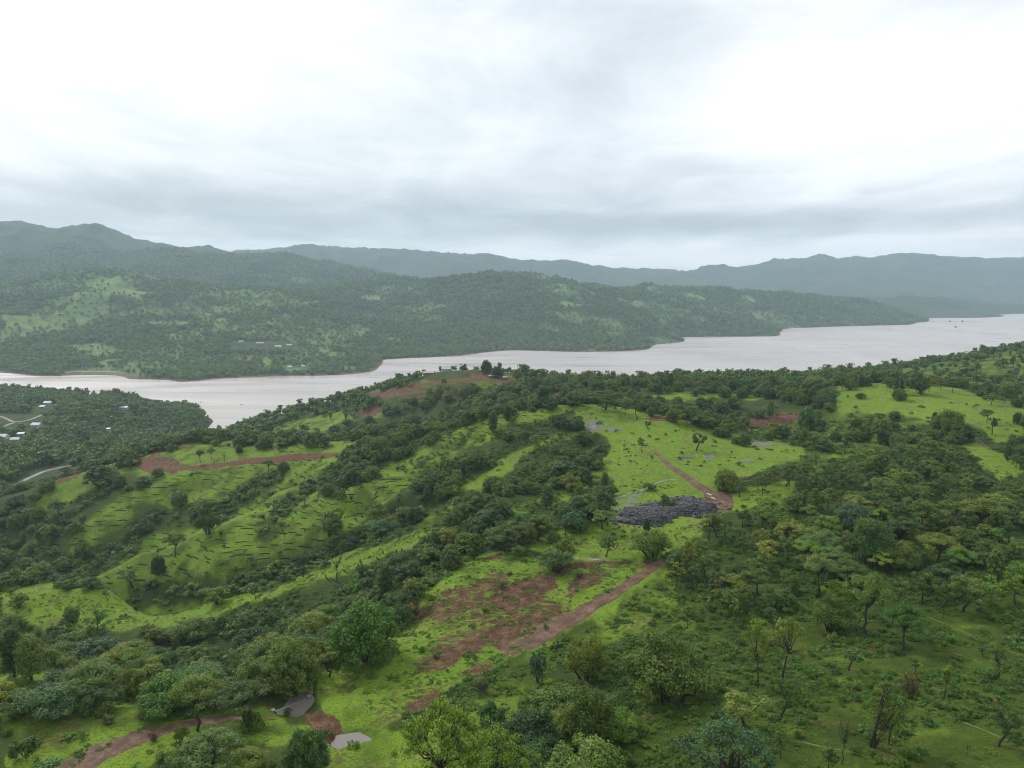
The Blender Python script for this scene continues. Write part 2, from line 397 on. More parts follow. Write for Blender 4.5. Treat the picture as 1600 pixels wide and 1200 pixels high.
STONY = [
    ([(905,662),(935,655),(950,665),(930,675),(908,672)], 1.0, 5),
    ([(946,672),(968,668),(975,674),(955,678)], 0.9, 3),
    ([(1165,690),(1190,688),(1212,694),(1190,701)], 1.0, 4),
    ([(1098,716),(1112,708),(1120,716),(1106,722)], 1.0, 3),
    ([(1055,715),(1080,708),(1092,716),(1070,724)], 0.6, 4),
    ([(1155,718),(1180,713),(1184,720),(1160,724)], 0.8, 3),
    ([(950,790),(990,770),(1010,768),(990,790),(970,805),(950,805)], 0.8, 8),
    ([(945,712),(985,705),(980,714),(955,720)], 0.4, 5),
    ([(1380,630),(1480,628),(1560,640),(1520,648),(1420,645)], 0.35, 8),
    ([(1440,655),(1520,640),(1580,640),(1500,652)], 0.5, 5),
]
# open meadow: polygon, trees per 100 m2, shrubs per 100 m2
OPEN = [
    ([(500,1140),(620,1140),(720,1110),(705,1215),(480,1215)], 0.0, 0.8, 0.15),
    ([(1000,620),(1060,613),(1160,612),(1240,602),(1180,622),(1080,632),(1000,634)], 0.15, 0.2, 0.1),
    ([(420,674),(470,650),(530,640),(562,655),(500,672),(440,686)], 0.2, 0.3, 0.2),
    ([(560,612),(640,600),(720,590),(800,584),(830,594),(790,602),(700,606),(640,622),(590,626)], 0.12, 0.2, 0.3),
    ([(555,634),(600,628),(608,656),(560,660)], 0.05, 0.2, 0.3),
    ([(1112,668),(1180,654),(1268,638),(1240,666),(1240,694),(1150,696)], 0.10, 0.4, 0.4),
    ([(560,1010),(625,985),(650,955),(660,925),(705,888),(770,864),(900,874),(1042,878),(962,960),(832,1010),(765,1045),(705,1080),(610,1140),(520,1152),(482,1092),(520,1052)], 0.0, 0.22, 0.08),
    ([(815,832),(870,812),(960,812),(1010,832),(1060,850),(1040,874),(900,874),(838,862)], 0.0, 0.15, 0.12),
    ([(1095,762),(1150,765),(1260,742),(1230,790),(1130,806),(1060,860),(950,820),(960,790)], 0.0, 0.12, 0.1),
    ([(640,700),(700,664),(760,652),(800,643),(880,628),(960,634),(1060,653),(1152,685),(1252,695),(1245,715),(1185,738),(1120,760),(1130,800),(1060,850),(960,815),(935,790),(948,760),(930,705),(888,665),(800,672),(720,700),(690,715)], 0.0, 0.05),
    ([(1288,645),(1310,597),(1400,594),(1500,607),(1610,626),(1610,690),(1560,690),(1490,658),(1400,642)], 0.015, 0.16),
    ([(560,700),(640,660),(720,660),(800,660),(890,650),(940,700),(950,770),(860,840),(770,868),(690,860),(640,845),(590,840),(520,780)], 0.16, 0.5, 0.28),
    ([(775,720),(850,688),(800,738),(715,790),(690,795)], 0.0, 0.05),
    ([(540,700),(600,700),(570,740),(530,745)], 0.05, 0.2),
    ([(0,920),(120,912),(300,940),(420,925),(660,820),(652,850),(545,900),(435,932),(330,966),(290,979),(100,988),(0,965)], 0.02, 0.12),
    ([(0,1035),(60,1033),(110,1045),(90,1062),(0,1075)], 0.0, 0.1),
    ([(0,1112),(100,1098),(250,1088),(430,1108),(490,1150),(500,1172),(330,1160),(200,1210),(0,1210)], 0.04, 0.95, 0.15),
    ([(832,1012),(962,962),(1042,880),(1068,925),(1050,965),(980,1000),(870,1040),(820,1090),(790,1210),(700,1210),(720,1110),(765,1050)], 0.03, 0.35, 0.3),
    ([(1500,690),(1540,690),(1600,740),(1560,760),(1520,720)], 0.1, 0.2),
    ([(640,760),(600,700),(570,682),(480,688),(390,692),(300,684),(240,702),(205,730),(150,722),(60,765),(20,790),(60,840),(150,905),(205,930),(330,940),(520,880),(640,840),(670,800)], 0.06, 0.26, 0.18),
    ([(980,1010),(1080,960),(1100,1000),(1000,1060)], 0.05, 0.4, 0.4),
]
GULLY = [   # thickets that cut across the open slopes: polygon, trees, shrubs
    ([(-60,790),(55,785),(110,850),(75,885),(60,912),(-60,930)], 1.5, 1.2),
    ([(140,735),(200,745),(240,745),(215,770),(150,775)], 1.2, 0.9),
]
GULLY_LINES = [   # run of the thicket with its half width in pixels, trees, shrubs, floor
    ([(445,742,9),(415,757,12),(337,800,14),(232,815,15),(195,850,20),(110,900,24)], 0.6, 3.6, 0.9),
    ([(600,803,8),(540,850,11),(439,895,13),(364,915,14),(304,926,15),(215,932,16)], 0.30, 5.0, 0.9),
    ([(480,760,8),(440,800,10),(400,840,9)], 0.35, 2.6, 0.6),
    ([(190,765,12),(120,800,20),(60,850,25)], 0.8, 2.6, 0.9),
    ([(520,752,22),(560,720,26),(620,685,24),(670,664,16)], 2.2, 0.8, 1.0),
    ([(893,652,12),(840,670,16),(770,708,20),(690,755,24),(620,808,24),(585,838,18)], 2.4, 0.8, 1.0),
    ([(928,700,20),(870,722,26),(800,765,24),(740,802,26),(690,850,24)], 2.6, 0.9, 1.0),
    ([(948,762,14),(900,795,18),(850,815,18),(780,842,18),(720,865,14)], 2.2, 1.0, 1.0),
]
WOOD = [    # polygon, trees, shrubs
    ([(-60,600),(160,606),(300,618),(325,660),(320,695),(250,690),(200,715),(150,722),(60,735),(-60,800)], 3.4, 0.3),
    ([(0,1000),(100,1005),(290,1000),(345,990),(430,975),(500,968),(560,940),(615,905),(668,868),(760,856),(705,888),(655,925),(645,955),(620,985),(560,1015),(515,1055),(480,1092),(430,1108),(300,1088),(180,1080),(80,1098),(0,1108)], 2.9, 2.0),
    ([(1040,876),(1065,855),(1135,805),(1230,790),(1260,742),(1300,700),(1600,690),(1700,690),(1700,960),(1500,930),(1350,960),(1180,960),(1100,950),(1060,910)], 2.6, 1.4, 0.8),
    ([(1500,930),(1700,930),(1700,1000),(1500,990)], 0.5, 0.9, 0.55),
    ([(1060,910),(1180,960),(1350,960),(1500,940),(1700,1000),(1700,1230),(960,1230),(1000,1010)], 0.20, 0.55, 0.5),
    ([(960,600),(1320,588),(1310,640),(1260,660),(1120,690),(1060,652),(1000,640)], 1.5, 0.4),
    ([(1120,690),(1260,645),(1400,640),(1490,658),(1500,690),(1260,742)], 0.5, 0.9, 0.35),
    ([(370,690),(380,660),(520,615),(690,572),(800,570),(1060,590),(1060,635),(960,634),(880,628),(760,652),(690,660),(600,690),(480,700)], 1.4, 0.6),
    ([(1180,600),(1330,578),(1600,535),(1720,520),(1720,625),(1600,622),(1500,606),(1400,592),(1300,597)], 0.62, 0.3, 0.3),
]
MEADOW_FAR = [
    [(0,488),(60,486),(130,495),(140,505),(80,512),(0,512)], [(100,540),(160,535),(195,548),(170,565),(120,555)],
    [(130,440),(150,425),(200,440),(240,455),(220,465),(150,465)], [(160,468),(190,465),(185,478),(160,475)],
    [(300,488),(340,490),(368,505),(340,510),(305,500)], [(220,500),(300,503),(300,508),(225,507)],
    [(455,556),(510,548),(535,555),(500,562),(460,562)], [(365,560),(400,552),(432,565),(420,575),(375,565)],
    [(400,528),(420,526),(420,531),(402,532)], [(560,462),(600,462),(605,470),(565,472)], [(628,482),(665,482),(655,492),(635,490)],
    [(835,430),(860,428),(862,438),(838,440)], [(855,445),(885,442),(888,452),(860,452)], [(870,470),(910,462),(915,475),(880,480)],
    [(920,470),(945,464),(945,474),(925,476)], [(1140,464),(1175,460),(1180,473),(1150,474)], [(1170,485),(1210,488),(1210,498),(1180,496)],
    [(1230,492),(1270,490),(1310,497),(1260,500)], [(990,465),(1010,470),(1000,480),(985,475)], [(1060,455),(1110,462),(1100,475),(1070,470)],
    [(600,525),(640,525),(650,535),(610,535)], [(880,512),(920,510),(905,518),(885,518)], [(150,560),(190,560),(185,575),(155,572)],
]

BARE = [    # crests where no crown stands in the way
    [(325,945),(410,915),(470,893),(540,862),(600,838),(660,808),(674,830),(612,878),(545,920),(472,950),(400,964),(330,960)],
    [(500,732),(525,738),(470,788),(400,813),(330,840),(290,854),(225,878),(150,913),(140,900),(215,862),(280,832),(330,812),(400,782),(440,760)],
    [(300,736),(340,740),(250,778),(170,815),(110,850),(85,838),(140,802),(205,762)],
    [(690,690),(760,655),(850,640),(872,652),(780,688),(705,716),(655,730)], [(0,925),(110,912),(175,925),(290,955),(290,972),(110,965),(0,950)],
]
# ---- attributes of the sheet
TT, RR = np.meshgrid(THS, RS, indexing='ij')
GX, GY = (np.sin(TT) * RR).ravel(), (np.cos(TT) * RR).ravel()
GZ = height(GX, GY)

def stroke(u, v, pts):                 # pts (u, v, half width): positive inside
    pts = np.asarray(pts, float); best = np.full(u.shape, -1e3)
    for a, b in zip(pts[:-1], pts[1:]):
        d = b[:2] - a[:2]; t = np.clip(((u - a[0]) * d[0] + (v - a[1]) * d[1]) / (d @ d + 1e-9), 0, 1)
        best = np.maximum(best, a[2] + t * (b[2] - a[2]) - np.hypot(u - a[0] - t * d[0], v - a[1] - t * d[1]))
    return best

PONDS = [[(428,1113),(482,1093),(500,1108),(513,1122),(518,1138),(508,1146),(498,1140),(480,1122)], [(512,1163),(526,1154),(560,1149),(586,1153),(563,1160),(527,1168)]]

GU, GV = project(GX, GY, GZ)
front = (GY > 40) & (GU > -150) & (GU < 1750)
GR = np.hypot(GX, GY)
nearm = front & (GR < 1250)
def soft_mask(polys):
    m = np.zeros(len(GX)); k = np.where(nearm)[0]
    u, v = GU[k], GV[k]
    n1 = fbm(GX[k] / 9, GY[k] / 9, 41, 4) - 0.5; n2 = fbm(GX[k] / 2.2, GY[k] / 2.2, 43, 3) - 0.5
    for poly, s, rag in polys:
        sd = region(u, v, poly, rag + 6)
        m[k] = np.maximum(m[k], s * step(sd + (n1 * 3.2 + n2 * 1.2) * rag, -rag * 0.5, rag * 0.6))
    return m
MUDM, STONEM = soft_mask(MUD), soft_mask(STONY)
def plant_density(u, v, ispx=True):
    t = np.full(u.shape, 1.5); s = np.full(u.shape, 1.8); wood = np.ones(u.shape)
    du = (fbm(u / 38, v / 24, 61, 4) - 0.5) * 34; dv = (fbm(u / 38, v / 24, 67, 4) - 0.5) * 20
    u = u + du; v = v + dv
    def lines():
        for pts, td, sh, fl in GULLY_LINES:
            k = stroke(u, v, pts) > 0; t[k] = td; s[k] = sh; wood[k] = fl
    for polys, w in ((WOOD, 1.0), (OPEN, 0.0), (GULLY, 1.0)):
        for poly, td, sh, *extra in polys:
            k = inside(u, v, poly); t[k] = td; s[k] = sh; wood[k] = extra[0] if extra else w
    lines()
    return t, s, wood
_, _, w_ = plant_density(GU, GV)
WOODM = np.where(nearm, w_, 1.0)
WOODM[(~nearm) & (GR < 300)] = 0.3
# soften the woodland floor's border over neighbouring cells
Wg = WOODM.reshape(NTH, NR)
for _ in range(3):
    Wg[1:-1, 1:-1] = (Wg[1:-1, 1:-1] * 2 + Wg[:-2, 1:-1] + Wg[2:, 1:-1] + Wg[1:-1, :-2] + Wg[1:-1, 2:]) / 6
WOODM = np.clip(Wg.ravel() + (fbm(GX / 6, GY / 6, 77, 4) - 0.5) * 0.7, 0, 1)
MEAD = np.zeros(len(GX))
kf = np.where(front & (GR > 1350))[0]
for p in MEADOW_FAR:
    MEAD[kf] = np.maximum(MEAD[kf], step(region(GU[kf], GV[kf], p, 8) + (fbm(GX[kf] / 60, GY[kf] / 60, 51, 4) - 0.5) * 22, -2, 5))
MEAD[kf] = np.maximum(MEAD[kf], 0.85 * step(fbm(GX[kf] / 170, GY[kf] / 170, 57, 5), 0.53, 0.62) * (1 - step(GR[kf], 3300, 4200)) * 0.8)
# ---- materials of the ground
def mat_new(name):
    m = bpy.data.materials.new(name); m.use_nodes = True
    return m, NT(m.node_tree)
def pos(t): return t.n('ShaderNodeNewGeometry').outputs['Position']
def attr(t, name): return t.n('ShaderNodeAttribute', attribute_name=name).outputs['Fac']
def principled(t, col, rough=0.9, spec=0.2, bump=None, bstr=0.3, bdist=0.2):
    p = t.n('ShaderNodeBsdfPrincipled', inp={'Base Color': col if isinstance(col, bpy.types.NodeSocket) else (*col, 1), 'Roughness': rough, 'Specular IOR Level': spec})
    if bump is not None:
        b = t.n('ShaderNodeBump', inp={'Strength': bstr, 'Distance': bdist, 'Height': bump}); t.link(b.outputs[0], p.inputs['Normal'])
    o = t.n('ShaderNodeOutputMaterial'); t.link(p.outputs[0], o.inputs[0])
    return p
def mud_colour(t, P):
    a = t.noise(P, 0.35, 5, 0.6); b = t.noise(P, 2.6, 4, 0.6)
    return t.mix(t.rng(b, 0.35, 0.7), t.ramp(a, [(0.36, (0.080, 0.040, 0.023)), (0.5, (0.132, 0.073, 0.041)), (0.64, (0.230, 0.140, 0.080))]), (0.072, 0.037, 0.023, 1))
def ground_material():
    m, t = mat_new('grass_and_earth')
    P = pos(t)
    n0 = t.noise(P, 0.018, 4, 0.55); n1 = t.noise(P, 0.11, 5, 0.6); n2 = t.noise(P, 0.9, 5, 0.65); n3 = t.noise(P, 4.5, 3, 0.6)
    n4 = t.noise(P, 0.30, 5, 0.68)
    g = t.ramp(t.math('ADD', t.math('MULTIPLY', n0, 0.30), t.math('ADD', t.math('MULTIPLY', n1, 0.30), t.math('MULTIPLY', n4, 0.40))),
               [(0.36, (0.115, 0.190, 0.016)), (0.47, (0.170, 0.272, 0.021)), (0.56, (0.215, 0.315, 0.028)), (0.68, (0.255, 0.300, 0.055))])
    n5 = t.noise(P, 1.9, 4, 0.7)
    g = t.mix(t.rng(n5, 0.50, 0.62, 0.0, 0.72), g, (0.046, 0.086, 0.012, 1))
    g = t.mix(t.rng(n3, 0.40, 0.72, 0.0, 0.5), g, (0.048, 0.098, 0.014, 1))
    g = t.mix(t.rng(n2, 0.50, 0.72, 0.0, 0.55), g, (0.060, 0.105, 0.018, 1))
    # thin, worn places where the soil shows between the blades
    worn = t.math('MULTIPLY', t.rng(n1, 0.48, 0.62), t.rng(n2, 0.42, 0.60))
    g = t.mix(t.math('MULTIPLY', worn, 0.8), g, (0.105, 0.085, 0.040, 1))
    mixn = t.math('ADD', t.math('MULTIPLY', n1, 0.5), t.math('MULTIPLY', n4, 0.5))
    mid = t.ramp(mixn, [(0.36, (0.032, 0.050, 0.006)), (0.50, (0.056, 0.088, 0.008)), (0.60, (0.080, 0.114, 0.011)), (0.70, (0.098, 0.086, 0.024))])  # olive grass; dim light of the lower-right slope is put into its colour
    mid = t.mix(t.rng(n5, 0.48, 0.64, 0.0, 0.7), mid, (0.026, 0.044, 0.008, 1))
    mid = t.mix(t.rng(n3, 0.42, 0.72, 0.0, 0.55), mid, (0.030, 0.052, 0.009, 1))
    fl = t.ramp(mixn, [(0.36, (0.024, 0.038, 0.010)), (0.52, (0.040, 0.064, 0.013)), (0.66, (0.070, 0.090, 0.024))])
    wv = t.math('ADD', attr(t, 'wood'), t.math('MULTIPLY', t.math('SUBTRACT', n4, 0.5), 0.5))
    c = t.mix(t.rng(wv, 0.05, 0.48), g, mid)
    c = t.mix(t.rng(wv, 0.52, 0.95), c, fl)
    mp = t.n('ShaderNodeMapping', inp={0: P, 2: (0, 0, math.radians(-45)), 3: (0.22, 1.1, 1.0)})
    ns = t.noise(mp.outputs[0], 0.75, 5, 0.62)
    me = t.math('ADD', t.math('ADD', attr(t, 'mud'), t.math('MULTIPLY', t.math('SUBTRACT', ns, 0.5), 1.5)), t.math('ADD', t.math('MULTIPLY', t.math('SUBTRACT', n2, 0.5), 0.7), t.math('MULTIPLY', t.math('SUBTRACT', n4, 0.5), 0.9)))
    c = t.mix(t.rng(me, 0.34, 0.72), c, mud_colour(t, P))
    st = t.math('ADD', attr(t, 'stone'), t.math('MULTIPLY', t.math('SUBTRACT', n4, 0.5), 2.6))
    rk = t.ramp(n3, [(0.35, (0.09, 0.085, 0.075)), (0.65, (0.27, 0.255, 0.235))])
    c = t.mix(t.rng(st, 0.62, 0.95, 0.0, 0.85), c, rk)
    bh = t.math('ADD', t.math('MULTIPLY', n2, 0.7), t.math('MULTIPLY', n3, 0.3))
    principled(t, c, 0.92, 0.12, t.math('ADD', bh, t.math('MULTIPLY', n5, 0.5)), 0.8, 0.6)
    return m
def hill_material():
    m, t = mat_new('hill_cover')
    P = pos(t)
    n0 = t.noise(P, 0.004, 5, 0.6); n1 = t.noise(P, 0.035, 5, 0.65); n2 = t.noise(P, 0.13, 3, 0.6)
    f = t.ramp(t.math('ADD', t.math('MULTIPLY', n0, 0.4), t.math('ADD', t.math('MULTIPLY', n1, 0.3), t.math('MULTIPLY', n2, 0.3))),
               [(0.36, (0.026, 0.046, 0.020)), (0.52, (0.048, 0.078, 0.030)), (0.66, (0.078, 0.115, 0.042))])
    md = t.ramp(n1, [(0.35, (0.105, 0.170, 0.040)), (0.65, (0.190, 0.265, 0.075))])
    c = t.mix(t.math('MULTIPLY', attr(t, 'meadow'), 0.95), f, md)
    sh = t.math('SUBTRACT', 1.0, t.rng(t.n('ShaderNodeSeparateXYZ', inp={0: P}).outputs[2], 0.2, 2.2))
    c = t.mix(sh, c, (0.15, 0.095, 0.065, 1))
    principled(t, c, 0.95, 0.1, t.math('ADD', t.math('MULTIPLY', n1, 0.5), t.math('MULTIPLY', n2, 0.5)), 0.9, 8.0)
    return m

# the pond basins
POND_LEVELS, POND_SD = [], []
kp = np.where(nearm & (GR < 200))[0]
for pl in PONDS:
    pd = np.full(len(GX), -1e3); pd[kp] = region(GU[kp], GV[kp], pl, 30) + (fbm(GX[kp] / 1.6, GY[kp] / 1.6, 71, 3) - 0.5) * 5
    lvl = float(np.percentile(GZ[pd > 0], 35)); POND_LEVELS.append(lvl)
    lip = step(pd, -70, -30) * (1 - step(pd, -2, 1))
    GZ = np.where(lip > 0, np.maximum(GZ, (lvl + 0.14) * lip + GZ * (1 - lip)), GZ)
    dip = step(pd, -2, 4); POND_SD.append(pd)
    GZ = np.where(pd > -8, GZ * (1 - dip) + dip * (lvl - 0.45), GZ)

idx = np.arange(NTH * NR).reshape(NTH, NR)
quads = np.stack([idx[:-1, :-1], idx[1:, :-1], idx[1:, 1:], idx[:-1, 1:]], -1)
wrap = np.stack([idx[-1:, :-1], idx[:1, :-1], idx[:1, 1:], idx[-1:, 1:]], -1)
quads = np.concatenate([quads, wrap], 0)
qr = np.broadcast_to(RS[None, :-1], quads.shape[:2])
qt = np.concatenate([THS[:-1], THS[-1:]])[:, None]
qd = np.cos(np.clip(qt, -TH_LIM, TH_LIM)) * qr
qu = CX + FPX * np.tan(np.clip(qt, -TH_LIM, TH_LIM)) * 1.0
split_d = np.interp(qu, [0, 280, 600, 1000, 1300, 1600, 1800], [1385, 1300, 1480, 1560, 2000, 2700, 3000])
farq = qd > split_d
zmean = GZ[quads].mean(-1)
deep = (GZ[quads].max(-1) < -6)
def sheet(name, sel, mat, attrs):
    q = quads[sel]
    q = q[:, ::-1]
    used, inv = np.unique(q.ravel(), return_inverse=True)
    me = make_mesh(name, np.stack([GX[used], GY[used], GZ[used]], 1), inv.reshape(-1, 4), mat, True, {k: a[used] for k, a in attrs.items()})
    return structure(add(name, me))
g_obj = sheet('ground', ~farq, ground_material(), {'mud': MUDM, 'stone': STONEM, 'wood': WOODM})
h_obj = sheet('hills', farq, hill_material(), {'meadow': MEAD})

# ground height under any point, read off the sheet itself
ZG = GZ.reshape(NTH, NR)
LRS = np.log(RS)
def ground_z(x, y):
    x = np.atleast_1d(np.asarray(x, float)); y = np.atleast_1d(np.asarray(y, float))
    th = np.arctan2(x, y); r = np.hypot(x, y)
    i = np.clip(np.searchsorted(THS, th) - 1, 0, NTH - 2); j = np.clip(np.searchsorted(RS, r) - 1, 0, NR - 2)
    a = np.clip((th - THS[i]) / (THS[i + 1] - THS[i]), 0, 1); b = np.clip((r - RS[j]) / (RS[j + 1] - RS[j]), 0, 1)
    return (ZG[i, j] * (1 - a) + ZG[i + 1, j] * a) * (1 - b) + (ZG[i, j + 1] * (1 - a) + ZG[i + 1, j + 1] * a) * b
def gz1(x, y): return float(ground_z(x, y)[0])
# horizon seen from the camera, to know what ground is in sight
_tan = (np.maximum(ZG, 0) - CAM[2]) / RS[None]
_hor = np.maximum.accumulate(_tan[:, 6:], 1); _hor = np.concatenate([np.full((NTH, 6), -9.0), _hor], 1)
def in_sight(x, y, z, slack=0.0):
    th = np.arctan2(x, y); r = np.hypot(x, y)
    i = np.clip(np.rint(np.interp(th, THS, np.arange(NTH))).astype(int), 0, NTH - 1); j = np.clip(np.searchsorted(RS, r) - 2, 0, NR - 1)
    return (z + slack - CAM[2]) / r >= _hor[i, j] - 1e-4
def at(u, v):                          # the ground seen at photo pixel (u, v)
    d = np.exp(np.linspace(math.log(60), math.log(9000), 6000))
    ang = math.atan((v - CY) / FPX) + PITCH
    x = px_to_xy(u, v, d); z = 200 - d * math.tan(ang)
    g = np.maximum(ground_z(x, d), 0.0)
    k = np.argmax(g >= z)
    if not (g >= z).any(): k = len(d) - 1
    if k > 0:
        f0, f1 = z[k - 1] - g[k - 1], z[k] - g[k]; f = f0 / (f0 - f1 + 1e-12)
    else: f = 0
    dd = d[k - 1] + (d[k] - d[k - 1]) * f
    x1 = float(px_to_xy(u, v, dd))
    return x1, float(dd), max(gz1(x1, dd), 0.0)
def m_per_px(p): # metres per photo pixel at a point
    return (p[1] * math.cos(PITCH) - (p[2] - CAM[2]) * math.sin(PITCH)) / FPX

# ---- the reservoir
def water_material():
    m, t = mat_new('silty_water')
    P = pos(t)
    sc = t.n('ShaderNodeVectorMath', operation='MULTIPLY', inp={0: P, 1: (1.0, 0.45, 1.0)}).outputs[0]
    big = t.noise(sc, 0.004, 4, 0.5, 0.6)
    s2 = t.n('ShaderNodeVectorMath', operation='MULTIPLY', inp={0: P, 1: (0.0022, 0.011, 1.0)}).outputs[0]
    st = t.noise(s2, 1.0, 6, 0.6, 0.8)
    col = t.ramp(t.math('ADD', t.math('MULTIPLY', big, 0.4), t.math('MULTIPLY', st, 0.6)), [(0.36, (0.33, 0.275, 0.245)), (0.50, (0.41, 0.365, 0.335)), (0.64, (0.47, 0.43, 0.405))])
    w = t.noise(sc, 0.9, 4, 0.6)
    p = principled(t, col, 0.36, 0.5, w, 0.25, 0.3); t.link(t.rng(st, 0.35, 0.65, 0.26, 0.46), p.inputs['Roughness'])
    return m
WATER = water_material()
_lt = np.radians(np.arange(0, 360, 5.0)); _lr = np.array([0, 400, 900, 1500, 2500, 4000, 6500, 9800.0])
lv = [(0, 0, 0)] + [(math.sin(a) * r, math.cos(a) * r, 0) for r in _lr[1:] for a in _lt]
nl = len(_lt); lf = [(0, 1 + (k + 1) % nl, 1 + k) for k in range(nl)]
for q in range(len(_lr) - 2):
    b0, b1 = 1 + q * nl, 1 + (q + 1) * nl
    lf += [(b0 + k, b0 + (k + 1) % nl, b1 + (k + 1) % nl, b1 + k) for k in range(nl)]
structure(add('lake', make_mesh('lake', lv, lf, WATER)))

# ---- monsoon haze between the camera and the far ridges
def haze():
    m, t = mat_new('haze')
    v = t.n('ShaderNodeVolumePrincipled', inp={'Color': (0.66, 0.83, 1.0, 1), 'Density': HAZE_DENSITY, 'Anisotropy': 0.25})
    v.inputs['Density Attribute'].default_value = ''
    v.inputs['Color Attribute'].default_value = ''; v.inputs['Temperature Attribute'].default_value = ''
    o = t.n('ShaderNodeOutputMaterial'); t.link(v.outputs[0], o.inputs[1])
    lo, hi = float(GZ.min()) - 1.0, max(float(GZ.max()) + 20, 620.0)
    b = 10150.0
    V = [(x, y, z) for z in (lo, hi) for y in (-b, b) for x in (-b, b)]
    F = [(0, 2, 3, 1), (4, 5, 7, 6), (0, 1, 5, 4), (2, 6, 7, 3), (0, 4, 6, 2), (1, 3, 7, 5)]
    stuff(add('haze', make_mesh('haze', V, F, m)))
haze()
# ------------------------------------------------------------------ plants
def leaf_material(name, stops, rough=0.55, trans=0.14):
    m, t = mat_new(name)
    oi = t.n('ShaderNodeObjectInfo')
    tone = attr(t, 'tone')
    f = t.math('ADD', t.math('MULTIPLY', oi.outputs['Random'], 0.55), t.math('MULTIPLY', tone, 0.45))
    c = t.ramp(f, stops)
    r2 = t.math('FRACT', t.math('MULTIPLY', oi.outputs['Random'], 7.31))
    c = t.mix(t.rng(r2, 0.60, 0.85, 0.0, 0.75), c, t.mix(1.0, c, (1.30, 1.12, 0.75, 1), 'MULTIPLY'))
    c = t.mix(t.rng(r2, 0.12, 0.30, 0.75, 0.0), c, t.mix(1.0, c, (0.70, 0.86, 1.35, 1), 'MULTIPLY'))
    c = t.mix(1.0, c, oi.outputs['Color'], 'MULTIPLY')
    p = t.n('ShaderNodeBsdfPrincipled', inp={'Base Color': c, 'Roughness': rough, 'Specular IOR Level': 0.25})
    tr = t.n('ShaderNodeBsdfTranslucent', inp={'Color': t.mix(1.0, c, (1.15, 1.2, 0.55, 1), 'MULTIPLY')})
    mx = t.n('ShaderNodeMixShader', inp={0: trans, 1: p.outputs[0], 2: tr.outputs[0]})
    o = t.n('ShaderNodeOutputMaterial'); t.link(mx.outputs[0], o.inputs[0])
    return m
LEAF = leaf_material('leaves', [(0.10, (0.046, 0.090, 0.018)), (0.40, (0.080, 0.140, 0.020)), (0.65, (0.116, 0.176, 0.024)), (0.92, (0.168, 0.218, 0.036))])
def bark_material():
    m, t = mat_new('bark')
    n = t.noise(pos(t), 3.0, 4, 0.6)
    principled(t, t.ramp(n, [(0.3, (0.030, 0.024, 0.019)), (0.7, (0.082, 0.068, 0.055))]), 0.9, 0.15, n, 0.5, 0.05)
    return m
BARK = bark_material()
def twig_material():
    m, t = mat_new('dry_twigs')
    n = t.noise(pos(t), 2.0, 4, 0.6)
    principled(t, t.ramp(n, [(0.3, (0.060, 0.045, 0.038)), (0.7, (0.135, 0.105, 0.090))]), 0.9, 0.15)
    return m
TWIG = twig_material()

FINE = [1.0]
class Geo:
    """Collects tapered limbs and leaf sprays as plain arrays."""
    def __init__(self, seed): self.r = np.random.default_rng(seed); self.V = []; self.F = []; self.n = 0; self.T = []
    def limb(self, pts, radii, sides=5):
        pts = np.asarray(pts, float); k = len(pts)
        ring0 = None
        for i in range(k):
            d = pts[min(i + 1, k - 1)] - pts[max(i - 1, 0)]; d /= (np.linalg.norm(d) + 1e-9)
            a = np.cross(d, (0.3, 0.9, 0.1)); a /= (np.linalg.norm(a) + 1e-9); b = np.cross(d, a)
            th = np.arange(sides) * 2 * math.pi / sides
            ring = pts[i] + radii[i] * (np.cos(th)[:, None] * a + np.sin(th)[:, None] * b)
            self.V.append(ring); base = self.n; self.n += sides
            if ring0 is not None:
                j = np.arange(sides)
                self.F.append(np.stack([ring0 + j, ring0 + (j + 1) % sides, base + (j + 1) % sides, base + j], 1))
            ring0 = base
    def leaves(self, centre, rad, n, size, up=0.5, shell=0.6, droop=0.0, tone=0.5):
        r = self.r
        if FINE[0] > 1: n = int(n * FINE[0]); size = size / FINE[0] ** 0.55
        d = r.normal(size=(n, 3)); d /= np.linalg.norm(d, axis=1, keepdims=True)
        rr = shell + (1 - shell) * r.random((n, 1)); rr *= np.where(r.random((n, 1)) < 0.75, 1, r.random((n, 1)) ** 0.5)
        p = np.asarray(centre) + d * rr * np.asarray(rad)
        nrm = d * 0.8 + r.normal(size=(n, 3)) * 0.45 + np.array([0, 0, up]); nrm /= np.linalg.norm(nrm, axis=1, keepdims=True)
        t = r.normal(size=(n, 3)); t[:, 2] -= droop * 1.5
        t -= nrm * (t * nrm).sum(1, keepdims=True); t /= np.linalg.norm(t, axis=1, keepdims=True)
        b = np.cross(nrm, t)
        s = size * (0.6 + 0.8 * r.random((n, 1)))
        fold = nrm * s * 0.16
        v = np.stack([p - t * s * 0.55, p + b * s * 0.36 - fold * r.random((n, 1)), p + t * s * 0.6, p - b * s * 0.36 - fold], 1).reshape(-1, 3)
        self.V.append(v); j = self.n + np.arange(n)[:, None] * 4 + np.arange(4)[None]
        self.F.append(j); self.n += 4 * n
        self.T.append(np.repeat(np.clip(tone + r.normal(size=n) * 0.22, 0, 1), 4))
    def mesh(self, name, mat, leafy):
        return make_mesh(name, np.concatenate(self.V), np.concatenate(self.F), mat, not leafy, {'tone': np.concatenate(self.T)} if leafy else None)

def wander(r, a, b, k, wob):
    t = np.linspace(0, 1, k)[:, None]; p = np.asarray(a) * (1 - t) + np.asarray(b) * t
    p[1:-1] += r.normal(size=(k - 2, 3)) * wob; return p

